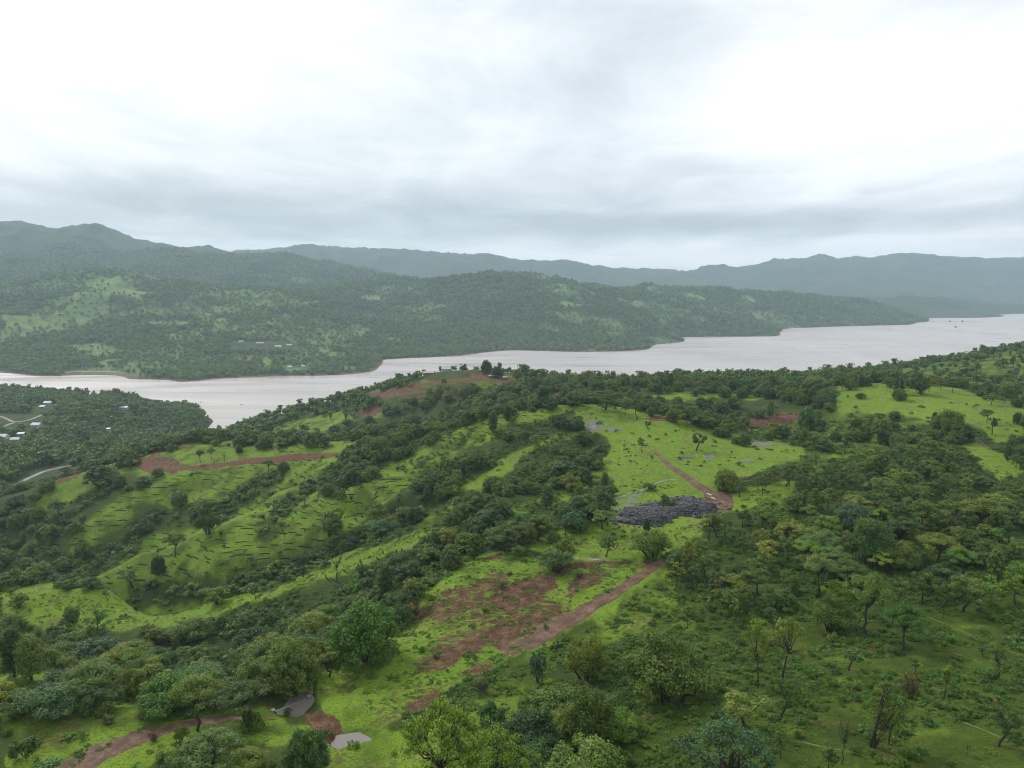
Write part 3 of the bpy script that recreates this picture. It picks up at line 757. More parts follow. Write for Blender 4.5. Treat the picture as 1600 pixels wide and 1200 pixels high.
def grow(seed, kind):
    """A tree about 8 m tall (bases at z 0): returns trunk mesh and crown mesh."""
    r = np.random.default_rng(seed); w = Geo(seed); c = Geo(seed + 1)
    def fork(base, tips, r0, wob=0.18, sub=0):
        for tip in tips:
            p = wander(r, base, tip, 5, wob); w.limb(p, np.linspace(r0, r0 * 0.25, 5), 5)
            for _ in range(sub):
                s = p[r.integers(2, 4)]; e = s + (np.asarray(tip) - np.asarray(base)) * r.uniform(0.25, 0.5) + r.normal(size=3) * 0.8
                w.limb(wander(r, s, e, 3, 0.1), [r0 * 0.4, r0 * 0.25, r0 * 0.1], 4)
    if kind == 'round':            # dense domed crown close to the ground
        H, R = 7.0, 3.9
        w.limb(wander(r, (0, 0, -0.6), (r.normal() * 0.2, r.normal() * 0.2, 2.4), 5, 0.08), [0.42, 0.36, 0.3, 0.27, 0.24], 7)
        n = 62; tips = []
        for i in range(n):
            z = 1 - 1.6 * (i + 0.5) / n; a = i * 2.39996 + r.normal() * 0.25; s = math.sqrt(max(0, 1 - z * z))
            k = r.uniform(0.72, 1.0)
            q = np.array([R * s * math.cos(a) * k, R * s * math.sin(a) * k, 2.7 + 3.7 * z * k]); tips.append(q)
            rad = r.uniform(0.75, 1.25)
            c.leaves(q, (rad, rad, rad * 0.75), 74, 0.40, 0.55, 0.55, 0.6, r.uniform(0.2, 0.8))
        c.leaves((0, 0, 2.9), (R * 0.7, R * 0.7, 2.3), 420, 0.8, 0.3, 0.5, 0, 0.3)
        fork((0, 0, 2.2), [t * 0.85 for t in tips[::7]], 0.16)
    elif kind == 'spread':         # teak-like, layered flat sprays, trunk in sight
        H = 8.0; top = np.array([r.normal() * 0.35, r.normal() * 0.35, 3.6])
        w.limb(wander(r, (0, 0, -0.6), top, 6, 0.12), [0.30, 0.26, 0.23, 0.2, 0.18, 0.16], 6)
        tips = []
        for i in range(26):
            a = i * 2.39996 + r.normal() * 0.4; rr = 3.9 * math.sqrt((i + 0.8) / 26) * r.uniform(0.75, 1.05)
            z = 4.6 + 3.0 * (1 - (rr / 4.2) ** 2) * r.uniform(0.55, 1.0)
            q = np.array([rr * math.cos(a), rr * math.sin(a), z]); tips.append(q)
            rad = r.uniform(0.8, 1.45)
            c.leaves(q, (rad, rad, rad * 0.48), 108, 0.38, 0.8, 0.35, 0.3, r.uniform(0.25, 0.85))
        fork(top, tips[::2], 0.13, 0.2, 1)
    elif kind == 'open':           # slender, few airy clumps on forked stems
        top = np.array([r.normal() * 0.5, r.normal() * 0.5, 3.4])
        w.limb(wander(r, (0, 0, -0.6), top, 6, 0.14), [0.21, 0.19, 0.17, 0.15, 0.13, 0.11], 6)
        tips = []
        for i in range(15):
            a = i * 2.39996 + r.normal() * 0.5; rr = r.uniform(0.3, 2.3); z = r.uniform(3.9, 7.4) - rr * 0.35
            q = np.array([rr * math.cos(a) + top[0], rr * math.sin(a) + top[1], z]); tips.append(q)
            rad = r.uniform(0.55, 1.05)
            c.leaves(q, (rad, rad, rad * 0.65), 84, 0.33, 0.6, 0.3, 0.3, r.uniform(0.3, 0.9))
        fork(top, tips[::1], 0.08, 0.16)
    elif kind == 'column':         # upright dense crown
        w.limb(wander(r, (0, 0, -0.6), (0.1, 0, 5.5), 6, 0.08), [0.26, 0.22, 0.2, 0.16, 0.12, 0.06], 6)
        for i in range(40):
            z = 1.1 + 6.4 * (i + 0.5) / 40; a = i * 2.39996; rr = 1.7 * math.sin(math.pi * min(0.97, 0.12 + 0.86 * (z - 1.0) / 6.6)) ** 0.7 * r.uniform(0.6, 1.05)
            rad = r.uniform(0.6, 0.95)
            c.leaves((rr * math.cos(a), rr * math.sin(a), z), (rad, rad, rad * 0.9), 72, 0.36, 0.5, 0.5, 0.5, r.uniform(0.2, 0.75))
        c.leaves((0, 0, 4), (1.0, 1.0, 2.6), 160, 0.6, 0.3, 0.4, 0, 0.3)
    elif kind == 'clump':          # many-stemmed, wide and uneven, leaves to the ground
        tips = []
        for i in range(34):
            a = r.uniform(0, 6.28); rr = 3.6 * math.sqrt(r.random()); z = r.uniform(0.9, 2.2) + 3.9 * (1 - (rr / 4.0) ** 2) * r.uniform(0.45, 1.0)
            q = np.array([rr * math.cos(a), rr * math.sin(a) , z]); tips.append(q); rad = r.uniform(0.8, 1.35)
            c.leaves(q, (rad, rad, rad * 0.72), 96, 0.38, 0.6, 0.45, 0.35, r.uniform(0.2, 0.8))
        c.leaves((0, 0, 2.3), (2.6, 2.6, 1.7), 300, 0.75, 0.3, 0.4, 0, 0.3)
        for t in tips[::5]: w.limb(wander(r, (t[0] * 0.2, t[1] * 0.2, -0.6), t * 0.92, 5, 0.15), np.linspace(0.18, 0.05, 5), 5)
    elif kind == 'wispy':          # tall leaning stems with thin feathery foliage
        tips = []
        for s_ in range(3):
            b = np.array([r.normal() * 0.25, r.normal() * 0.25, -0.5]); e = np.array([r.normal() * 0.7 - 1.0, r.normal() * 0.7, r.uniform(6.2, 8.0)])
            p = wander(r, b, e, 7, 0.14); w.limb(p, np.linspace(0.15, 0.04, 7), 5)
            for q in np.linspace(0.42, 1.0, 9):
                m = b + (e - b) * q + np.append(r.normal(size=2) * 0.75, r.normal() * 0.3); tips.append(m)
                w.limb(wander(r, b + (e - b) * (q - 0.08), m, 3, 0.05), [0.05, 0.035, 0.02], 4)
                c.leaves(m, (0.75, 0.75, 0.6), 52, 0.27, 0.4, 0.2, 0.8, r.uniform(0.3, 0.9))
    elif kind == 'feather':        # big airy crown of fine leaflets on forked stems
        p = wander(r, (0, 0, -0.6), (r.normal() * 0.4, r.normal() * 0.4, 4.0), 6, 0.12); w.limb(p, np.linspace(0.3, 0.22, 6), 6)
        tips = []
        for i in range(64):
            a = i * 2.39996 + r.normal() * 0.3; k = math.sqrt((i + 0.5) / 64) ; rr = 5.2 * k * r.uniform(0.7, 1.05); z = 6.0 + 5.2 * (1 - k * k * 0.85) * r.uniform(0.55, 1.0)
            q = np.array([rr * math.cos(a), rr * math.sin(a), z]); tips.append(q); rad = r.uniform(0.7, 1.25)
            c.leaves(q, (rad, rad, rad * 0.7), 150, 0.21, 0.5, 0.15, 0.5, r.uniform(0.25, 0.9))
        fork(p[-1], tips[::3], 0.13, 0.35, 2)
    elif kind == 'bare':           # leafless: forked branches and a rag of foliage
        top = np.array([r.normal() * 0.5, r.normal() * 0.5, 2.8])
        w.limb(wander(r, (0, 0, -0.6), top, 6, 0.13), [0.2, 0.17, 0.15, 0.14, 0.12, 0.11], 6)
        for i in range(9):
            a = i * 2.39996; e = top + np.array([math.cos(a) * r.uniform(0.8, 2.4), math.sin(a) * r.uniform(0.8, 2.4), r.uniform(1.4, 4.2)])
            p = wander(r, top, e, 5, 0.18); w.limb(p, np.linspace(0.075, 0.02, 5), 4)
            for _ in range(4):
                s = p[r.integers(1, 5)]; e2 = s + np.array([r.normal() * 0.8, r.normal() * 0.8, r.uniform(0.2, 1.3)]); w.limb(wander(r, s, e2, 3, 0.08), [0.032, 0.022, 0.012], 3)
            if i % 3 == 0: c.leaves(e, (0.5, 0.5, 0.35), 26, 0.22, 0.4, 0.2, 0.3, 0.5)
    elif kind == 'twist':          # low crooked trunk, clumps held out to one side
        p = np.array([(0, 0, -0.6), (0.15, 0, 0.8), (0.7, 0.1, 1.8), (1.2, 0.2, 3.0)]) ; w.limb(p, [0.3, 0.26, 0.22, 0.17], 6)
        tips = []
        for i in range(15):
            a = r.uniform(0, 6.28); rr = 2.5 * math.sqrt(r.random()); q = np.array([1.0 + rr * math.cos(a), rr * math.sin(a), 4.3 + r.uniform(-0.9, 1.7)]); tips.append(q)
            rad = r.uniform(0.6, 1.05); c.leaves(q, (rad, rad, rad * 0.7), 90, 0.36, 0.6, 0.4, 0.3, r.uniform(0.2, 0.8))
        fork(p[-1], tips[::2], 0.1, 0.15)
    return w.mesh('trunk', BARK, False), c.mesh('crown', LEAF, True)

def grow_shrub(seed, kind):
    """About 2 m tall."""
    r = np.random.default_rng(seed); w = Geo(seed); c = Geo(seed + 5)
    if kind == 'bush':
        for i in range(13):
            a = r.uniform(0, 6.28); rr = 1.05 * math.sqrt(r.random()); z = 0.35 + 1.2 * (1 - (rr / 1.3) ** 2) * r.uniform(0.4, 1)
            c.leaves((rr * math.cos(a), rr * math.sin(a), z), (0.5, 0.5, 0.42), 44, 0.24, 0.6, 0.4, 0.3, r.uniform(0.2, 0.8))
    elif kind == 'low':
        for i in range(16):
            a = r.uniform(0, 6.28); rr = 1.7 * math.sqrt(r.random()); z = 0.2 + 0.75 * r.random() * (1 - (rr / 2.2) ** 2)
            c.leaves((rr * math.cos(a), rr * math.sin(a), z), (0.5, 0.5, 0.3), 34, 0.27, 0.9, 0.3, 0.2, r.uniform(0.25, 0.9))
    elif kind == 'twiggy':
        for i in range(46):
            a = r.uniform(0, 6.28); e = np.array([math.cos(a) * r.uniform(0.2, 1.3), math.sin(a) * r.uniform(0.2, 1.3), r.uniform(0.6, 1.8)])
            w.limb(wander(r, (e[0] * 0.15, e[1] * 0.15, -0.1), e, 4, 0.1), [0.03, 0.026, 0.02, 0.01], 3)
            for _ in range(2):
                s = e * r.uniform(0.5, 0.9); w.limb([s, s + r.normal(size=3) * 0.35], [0.016, 0.008], 3)
        for i in range(9):
            a = r.uniform(0, 6.28); c.leaves((0.8 * math.cos(a) * r.random(), 0.8 * math.sin(a) * r.random(), r.uniform(0.4, 1.4)), (0.5, 0.5, 0.35), 22, 0.17, 0.4, 0.2, 0.2, 0.3)
    elif kind == 'sapling':
        p = wander(r, (0, 0, -0.2), (r.normal() * 0.2, r.normal() * 0.2, 1.9), 4, 0.06); w.limb(p, [0.05, 0.045, 0.035, 0.02], 5)
        for i in range(8):
            a = i * 2.4; c.leaves((0.5 * math.cos(a) * r.random(), 0.5 * math.sin(a) * r.random(), r.uniform(0.9, 2.1)), (0.36, 0.36, 0.28), 22, 0.22, 0.5, 0.3, 0.3, r.uniform(0.3, 0.9))
    if not w.V or kind in ('bush', 'low'):
        for i in range(5):
            a = r.uniform(0, 6.28); w.limb(wander(r, (0, 0, -0.2), (0.6 * math.cos(a), 0.6 * math.sin(a), 1.0), 4, 0.06), [0.045, 0.04, 0.03, 0.015], 4)
    return w.mesh('stem', TWIG if kind == 'twiggy' else BARK, False), c.mesh('foliage', LEAF, True)

KINDS = ['round', 'spread', 'open', 'column', 'clump', 'wispy', 'bare', 'twist', 'feather']
NVAR = {'round': 3, 'spread': 4, 'open': 4, 'column': 2, 'clump': 4, 'wispy': 2, 'bare': 2, 'twist': 2, 'feather': 2}
PROTO = {k: [grow(1000 + 31 * i + 7 * j, k) for j in range(NVAR[k])] for i, k in enumerate(KINDS)}
FINE[0] = 2.5
PROTO_FINE = {k: [grow(5000 + 31 * i + 7 * j, k) for j in range(2)] for i, k in enumerate(['round', 'spread', 'open', 'clump', 'column', 'wispy', 'twist'])}
FINE[0] = 1.0
SHRUBS = ['bush', 'low', 'twiggy', 'sapling']
SPROTO = {k: [grow_shrub(3000 + 31 * i + 7 * j, k) for j in range(3 if k in ('bush', 'low') else 2)] for i, k in enumerate(SHRUBS)}

TREES, BUSHES = [], []                  # what stands where: dicts, filled below
def light_tree(seed, kind, n_mult=1.0):
    """Small tree for the far woods: coarse sprays and a stub of trunk in one mesh."""
    r = np.random.default_rng(seed); c = Geo(seed)
    H, R, z0 = {'far_round': (7, 3.6, 3.4), 'far_spread': (7.5, 4.2, 4.6), 'far_tall': (9, 2.6, 5.0)}[kind]
    for i in range(int(9 * n_mult)):
        a = i * 2.39996; rr = R * 0.62 * math.sqrt(r.random()); z = z0 + r.uniform(-0.9, 1.0) * (H - z0) * 0.6
        rad = r.uniform(1.1, 1.8)
        c.leaves((rr * math.cos(a), rr * math.sin(a), z), (rad, rad, rad * 0.72), 13, 1.25, 0.6, 0.6, 0.2, r.uniform(0.2, 0.8))
    c.limb([(0, 0, -1), (0, 0, z0)], [0.3, 0.2], 4); c.T.append(np.full(8, 0.05))
    return c

def instancer(name, protos, pts, scl, rot, pick, tint, mat):
    """One object whose modifier sets the given plants on the given points. The plants themselves ride in the same mesh."""
    V, F, T, K, n = [], [], [], [], 0
    for k, (v, f, tone) in enumerate(protos):
        V.append(v); F.append(f + n); T.append(tone); K.append(np.full(len(v), k)); n += len(v)
    P = len(pts)
    V.append(pts); T.append(np.zeros(P)); K.append(np.full(P, 99))
    me = make_mesh(name, np.concatenate(V), np.concatenate(F), mat)
    nv = n + P
    def put(nm, typ, arr, key='value'):
        a = me.attributes.new(nm, typ, 'POINT'); a.data.foreach_set(key, np.asarray(arr).ravel())
    put('tone', 'FLOAT', np.concatenate(T).astype(np.float32))
    put('proto', 'INT', np.concatenate(K).astype(np.int32))
    put('scl', 'FLOAT', np.concatenate([np.ones(n), scl]).astype(np.float32))
    q9 = np.random.default_rng(len(pts))
    put('sclz', 'FLOAT', np.concatenate([np.ones(n), scl * q9.uniform(0.78, 1.22, P)]).astype(np.float32))
    put('tlt', 'FLOAT', np.concatenate([np.zeros(n), q9.normal(size=P) * 0.07]).astype(np.float32))
    put('rot', 'FLOAT', np.concatenate([np.zeros(n), rot]).astype(np.float32))
    put('pick', 'INT', np.concatenate([np.zeros(n), pick]).astype(np.int32))
    o = stuff(add(name, me)); o.color = (*tint, 1)
    g = bpy.data.node_groups.new(name + '_planting', 'GeometryNodeTree')
    g.interface.new_socket('Geometry', in_out='INPUT', socket_type='NodeSocketGeometry')
    g.interface.new_socket('Geometry', in_out='OUTPUT', socket_type='NodeSocketGeometry')
    N, L = g.nodes, g.links
    gi = N.new('NodeGroupInput'); go = N.new('NodeGroupOutput')
    def named(nm, typ):
        a = N.new('GeometryNodeInputNamedAttribute'); a.data_type = typ; a.inputs[0].default_value = nm
        return a.outputs[0]
    def sel(val, nm='proto'):
        cmp = N.new('FunctionNodeCompare'); cmp.data_type = 'INT'; cmp.operation = 'EQUAL'
        L.new(named(nm, 'INT'), cmp.inputs[2]); cmp.inputs[3].default_value = val
        return cmp.outputs[0]
    def separate(geo, s, dom='POINT'):
        sp = N.new('GeometryNodeSeparateGeometry'); sp.domain = dom
        L.new(geo, sp.inputs[0]); L.new(s, sp.inputs[1]); return sp.outputs[0]
    pointgeo = separate(gi.outputs[0], sel(99))
    tp = N.new('GeometryNodeMeshToPoints'); L.new(pointgeo, tp.inputs[0])
    join = N.new('GeometryNodeJoinGeometry')
    for k in range(len(protos)):
        pg = separate(gi.outputs[0], sel(k))
        my = separate(tp.outputs[0], sel(k, 'pick'))
        iop = N.new('GeometryNodeInstanceOnPoints')
        L.new(my, iop.inputs['Points']); L.new(pg, iop.inputs['Instance'])
        cx = N.new('ShaderNodeCombineXYZ'); L.new(named('rot', 'FLOAT'), cx.inputs[2]); L.new(named('tlt', 'FLOAT'), cx.inputs[0]); L.new(cx.outputs[0], iop.inputs['Rotation'])
        cs = N.new('ShaderNodeCombineXYZ')
        for q in range(3): L.new(named('sclz' if q == 2 else 'scl', 'FLOAT'), cs.inputs[q])
        L.new(cs.outputs[0], iop.inputs['Scale'])
        L.new(iop.outputs[0], join.inputs[0])
    L.new(join.outputs[0], go.inputs[0])
    md = o.modifiers.new('planting', 'NODES'); md.node_group = g
    return o
def arrays(me_list):
    """vertices, quads, tone of several meshes taken together (all quads)."""
    V, F, T, n = [], [], [], 0
    for me in me_list:
        nv = len(me.vertices); v = np.empty(nv * 3, np.float32); me.vertices.foreach_get('co', v)
        f = np.empty(len(me.loops), np.int32); me.loops.foreach_get('vertex_index', f)
        V.append(v.reshape(-1, 3)); F.append(f.reshape(-1, 4) + n); n += nv
        if 'tone' in me.attributes:
            t = np.empty(nv, np.float32); me.attributes['tone'].data.foreach_get('value', t)
        else: t = np.zeros(nv, np.float32)
        T.append(t)
    return np.concatenate(V), np.concatenate(F), np.concatenate(T)
# ------------------------------------------------------------------ planting
SIZE = {'round': (7.3, 9.0), 'spread': (8.1, 9.4), 'open': (7.6, 5.6), 'column': (7.9, 4.6), 'clump': (6.9, 8.6), 'wispy': (8.2, 4.2), 'bare': (6.6, 5.0), 'twist': (6.6, 6.2), 'feather': (12.0, 11.5),
        'bush': (2.0, 2.7), 'low': (1.25, 4.0), 'twiggy': (1.8, 2.8), 'sapling': (2.4, 1.3)}
TINT = {'dark': (0.58, 0.66, 0.72), 'mid': (1.1, 1.12, 1.0), 'olive': (1.30, 1.16, 0.80), 'bright': (1.12, 1.42, 0.85), 'grey': (1.35, 1.32, 1.9), 'yellow': (1.38, 1.48, 0.6), 'brown': (1.5, 0.95, 1.0), 'bluish': (0.85, 1.05, 1.35)}
# u, v of the foot, height and width in photo pixels, kind, tint, label, short phrase when other things stand beside it
HERO = [
    (310,1142,82,92,'spread','mid','lone layered tree on a bare straight trunk beside the curving dirt road','the lone layered tree by the dirt road'),
    (572,1032,92,116,'round','bright','big bright green domed tree above the muddy pond','the big bright domed tree'),
    (455,1078,78,92,'round','mid','rounded green tree just behind the pond','the rounded tree behind the pond'),
    (690,1262,155,165,'feather','yellow','feathery yellow-green tree rising at the bottom edge','the feathery yellow-green tree'),
    (775,1275,128,150,'feather','yellow','second yellow-green tree, right beside the feathery one at the bottom edge','the second yellow tree'),
    (480,1212,70,78,'round','bluish','grey-green bushy tree in front of the pond','the grey-green tree before the pond'),
    (330,1225,75,130,'feather','grey','pale silvery tree below the dirt road','the pale silvery tree below the dirt road'),
    (1042,1092,108,142,'clump','olive','largest dark spreading tree on the shaded slope','the largest dark tree on the slope'),
    (922,1168,104,96,'clump','dark','dark bushy tree over a patch of bare soil','the dark bushy tree over bare soil'),
    (918,1062,76,82,'clump','olive','rough olive-green tree just below the red track','the rough tree below the red track'),
    (858,1128,58,42,'open','yellow','small bright yellow-green tree beside the dark bushy one','the small bright yellow-green tree'),
    (1135,1262,125,175,'feather','grey','wide pale grey-green tree cut off by the bottom edge','the wide pale grey-green tree'),
    (1358,1166,104,62,'wispy','olive','tall feathery leaning tree with several thin stems','the tall feathery leaning tree'),
    (1388,1160,72,44,'bare','mid','thin forked tree with few leaves beside the feathery leaning tree','the thin forked tree'),
    (1315,1194,66,26,'bare','mid','dead forked grey stump standing alone','the dead forked stump'),
    (1185,1074,88,42,'open','olive','slender yellowish tree on a thin dark trunk','the slender yellowish tree'),
    (1223,1064,96,58,'open','grey','slender pale-leaved tree beside the yellowish one','the slender pale-leaved tree'),
    (1220,1124,58,44,'twist','mid','small leaning crooked tree on the open slope','the small crooked tree'),
    (1352,996,98,92,'spread','mid','tall spreading tree at the middle of the slope clump','the tall tree of the slope clump'),
    (1300,985,60,72,'clump','olive','broad olive tree at the left end of the slope clump','the left tree of the slope clump'),
    (1412,1018,72,72,'spread','bright','green layered tree on two dark trunks at the clump end','the two-trunked tree'),
    (1475,1094,48,32,'open','yellow','small pale yellow tree on two thin trunks','the small pale yellow tree'),
    (1560,1166,52,48,'twist','dark','short crooked dark tree on the lower right slope','the short crooked dark tree'),
    (1562,1062,52,46,'open','mid','thin upright tree amid low shrubs on the right slope','the thin upright tree'),
    (1440,945,50,40,'twist','mid','small leaning tree with leafy sprays near the meadow strip','the small leaning tree by the meadow strip'),
    (1358,884,92,76,'clump','bluish','large blue-green tree standing out of the forest','the large blue-green tree'),
    (1532,838,62,82,'spread','olive','flat-topped olive tree with a clear dark trunk','the flat-topped olive tree'),
    (1440,835,55,60,'spread','mid','layered tree with a thin trunk left of the flat-topped one','the layered tree in the forest'),
    (1278,930,66,56,'spread','grey','pale silver-leaved tree glinting in the forest','the pale silver-leaved tree'),
    (1484,684,56,58,'clump','olive','big dark olive tree beside the field track','the big olive tree by the field track'),
    (1437,616,40,38,'clump','dark','dark full tree on the ridge field','the dark full tree on the ridge field'),
    (1404,616,26,18,'column','dark','narrow dark tree left of the full one on the ridge field','the narrow tree on the ridge field'),
    (1391,612,14,10,'open','dark','tiny tree on the ridge field left of the narrow one','the tiny tree on the ridge field'),
    (1088,704,27,30,'twist','dark','lone round-headed little tree on the dome grass','the lone tree on the dome'),
    (1135,766,36,42,'round','mid','rounded bushy tree beside the mud of the quarry road','the rounded tree by the quarry road'),
    (880,877,40,44,'clump','mid','dark round tree by the rocky stream pool','the round tree by the stream pool'),
    (948,870,34,36,'open','grey','thin greyish tree right of the stream pool','the greyish tree by the pool'),
    (1020,870,52,70,'clump','mid','wide dark tree at the upper end of the red track','the wide tree atop the red track'),
    (885,681,26,26,'twist','dark','crooked dark tree at the forest corner on the dome','the crooked tree on the dome'),
    (947,641,34,66,'spread','dark','widest tree on the dome crest, with brown ground below','the widest tree on the dome crest'),
    (996,655,36,24,'open','dark','slender tree at the red earth bank on the dome','the slender tree by the earth bank'),
    (886,632,26,24,'round','dark','round dark tree on a short trunk at the dome crest','the round tree on the dome crest'),
    (849,636,32,26,'column','dark','dark upright tree at the left end of the dome crest','the upright tree on the dome crest'),
    (793,656,24,17,'column','dark','small upright tree on the grass strip','the small upright tree on the grass strip'),
    (770,676,34,20,'column','mid','leaning narrow tree on the grass strip edge','the narrow tree on the grass strip'),
    (1013,673,17,11,'twist','dark','small leaning snag-like tree on the dome grass','the small leaning tree on the dome'),
    (1003,706,24,18,'open','mid','little tree beside the dome footpath','the little tree beside the footpath'),
    (974,704,13,9,'bare','dark','tiny dark sapling tree in the dome grass','the tiny sapling on the dome'),
    (760,583,23,20,'round','dark','tallest round dark tree beside the hilltop mud yard','the tallest tree by the mud yard'),
    (777,590,20,20,'round','dark','dark round tree right of the tallest one by the mud yard','the second tree by the mud yard'),
    (809,594,22,18,'clump','mid','pale bushy tree between mud yard and lake','the pale tree by the lake'),
    (838,594,19,26,'clump','dark','wide dark tree standing against the lake','the wide dark tree against the lake'),
    (865,592,15,17,'round','dark','rounded tree against the lake right of the wide one','the rounded tree against the lake'),
    (912,600,18,22,'clump','dark','tree pair of dark crowns against the lake above the dome','the dark tree above the dome'),
    (1550,679,28,20,'twist','dark','small tilted tree at the end of the field track','the tilted tree by the field track'),
    (1590,662,20,16,'round','dark','round dark tree on the field near the right edge','the round tree on the right field'),
    (1018,720,9,8,'open','dark','tiny dark sapling beside the upper quarry road','the tiny sapling by the quarry road'),
    (1010,838,28,14,'column','dark','thin upright young tree in front of the stone heap','the young tree before the stone heap'),
    (158,758,36,54,'clump','dark','dark wide tree below the red earth cut on the far left spur','the dark wide tree on the left spur'),
    (604,948,62,30,'column','dark','dark upright tree on the forest edge above the red patch','the dark upright tree'),
    (525,908,46,26,'bare','mid','leafless tree on the grassy spur crest','the leafless tree on the spur'),
    (474,902,44,28,'bare','mid','leafless pale tree left of the other on the spur crest','the pale leafless tree'),
    (400,937,20,16,'twist','dark','tiny crooked tree on the bright green spur','the tiny crooked tree on the spur'),
    (209,920,38,46,'open','grey','pale leaning tree at the foot of the terraces','the pale tree at the terrace foot'),
    (248,898,32,24,'round','dark','round dark bush tree on the terrace slope','the round tree on the terrace slope'),
    (273,870,38,40,'spread','olive','spreading tree with a clear trunk on the terraces','the spreading tree on the terraces'),
    (112,978,34,34,'clump','mid','bushy tree in the middle of the bright green spur','the bushy tree on the green spur'),
    (150,990,38,34,'open','bright','fresh green tree at the lower edge of the bright spur','the fresh tree below the green spur'),
    (168,936,16,14,'open','bright','small bright sapling tree on the green spur crest','the small bright tree on the spur'),
    (30,948,24,30,'clump','mid','tree at the upper end of the bright spur near the left edge','the tree on the spur by the left edge'),
    (22,1058,70,40,'column','dark','tall dark tree at the left edge of the gully forest','the tall tree at the left edge'),
    (50,1062,66,46,'column','mid','tall tree right of the dark one at the gully edge','the second tall tree at the gully edge'),
    (205,735,25,17,'open','dark','small tree above the red cut road on the left ridge','the small tree above the cut road'),
    (313,722,20,16,'spread','dark','spreading tree beside the cut road on the left field','the spreading tree by the cut road'),
    (331,718,20,15,'spread','mid','layered tree right of the spreading one by the cut road','the layered tree by the cut road'),
    (351,722,17,9,'bare','mid','pale thin tree on the left field by the cut road','the pale thin tree by the cut road'),
    (374,708,12,12,'round','dark','small round tree alone on the left field','the small round tree on the left field'),
    (326,834,50,40,'clump','dark','dark tree in the thicket high on the terraces','the dark tree high on the terraces'),
    (515,835,42,42,'clump','grey','grey-green round tree at the top gully','the grey tree at the top gully'),
    (445,835,26,24,'open','yellow','yellowish tree in the upper terrace gully','the yellowish tree in the terrace gully'),
    (1260,672,40,30,'round','bluish','dark rounded tree beside the far red bank','the rounded tree by the red bank'),
    (1405,625,20,24,'round','yellow','yellow-olive round tree below the ridge field','the yellow-olive tree below the field'),
]
HERO_SHRUB = [
    (512,1150,12,22,'low','mid','small leafy weed clump between the two muddy pools','the weeds between the pools'),
    (552,1168,12,24,'low','bright','bright low weeds along the near edge of the lower pool','the weeds by the lower pool'),
    (450,1118,12,18,'bush','dark','small dark bush touching the left end of the weir','the bush at the weir'),
    (645,968,30,44,'twiggy','brown','brown leafless thicket at the edge of the red earth patch','the brown thicket'),
    (754,1082,26,34,'twiggy','grey','grey dead bush beside the red soil gash','the grey dead bush'),
    (768,1138,50,46,'bush','bluish','dark blue-green bush below the grey dead bush','the blue-green bush'),
    (840,1066,54,38,'bush','grey','tall grey-green twiggy bush right below the red track','the tall bush below the track'),
    (682,1028,12,26,'twiggy','grey','small dead brushwood pile on the trampled grass','the brushwood pile'),
    (38,1182,38,46,'bush','dark','round dark bush in the lower left corner grass','the round bush in the corner grass'),
    (75,1208,22,46,'bush','grey','pale round bush at the bottom left edge','the pale round bush'),
    (283,1165,36,28,'bush','mid','small bush at the foot of the lone layered tree','the bush below the layered tree'),
    (1420,1090,42,44,'twiggy','brown','dark brown half-dry bush on the right slope','the half-dry bush'),
    (1015,765,14,26,'bush','dark','dark bush beside the rocky brook','the bush beside the brook'),
    (1040,795,26,30,'bush','dark','dark bush growing in the middle of the stone heap','the bush in the stone heap'),
    (240,1158,14,22,'twiggy','brown','low brown weeds beside the dirt road','the brown weeds'),
    (170,1130,14,34,'twiggy','mid','low dark weeds on the lower left grass','the dark weeds'),
    (225,1122,14,36,'twiggy','mid','second patch of dark weeds left of the layered tree','the second patch of weeds'),
    (395,1140,36,44,'low','yellow','yellow-green sprawling bush beside the pond','the yellow-green bush by the pond'),
    (990,945,20,10,'sapling','dark','thin dark sapling right of the red track','the thin sapling by the track'),
]
LANDMARK = [(480,1118,'the muddy pond'), (1045,800,'the dark stone heap'), (820,930,'the red earth patch'), (1010,892,'the upper red track'), (920,842,'the grassy mound'),
            (905,872,'the rocky stream pool'), (1118,780,'the quarry road mud'), (230,730,'the red hairpin bend'), (115,745,'the red cut on the left ridge'), (420,716,'the long red cut road'),
            (1190,660,'the far red bank'), (1010,655,'the earth bank on the dome'), (1530,690,'the field track'), (690,582,'the hilltop houses'), (580,643,'the red scar on the wooded spur'),
            (200,965,'the bright green spur'), (40,1050,'the small green patch by the left edge'), (25,770,'the asphalt road'), (1200,750,'the brown clearing'), (900,1185,'the bare soil hollow'),
            (590,860,'the long spur crest'), (1190,693,'the wet rock sheet'), (1500,1020,'the meadow strip'), (1080,900,'the forest corner by the track'), (1590,800,'the forest at the right edge'),
            (1160,870,'the forest below the stone heap'), (740,830,'the thicket below the dome'), (620,760,'the upper thicket'), (1590,1180,'the bottom right corner'), (1450,740,'the forest below the field'),
            (1300,760,'the middle of the right forest'), (100,850,'the wooded left valley'), (370,900,'the gully below the terraces'), (800,690,'the thicket beside the grass strip'), (730,700,'the wooded flank of the dome'),
            (1250,850,'the heart of the right forest'), (1480,880,'the right forest glade'), (220,1060,'the gully forest'), (350,1010,'the middle of the gully forest'), (640,910,'the forest edge by the red patch')]
GROUND_N = 0

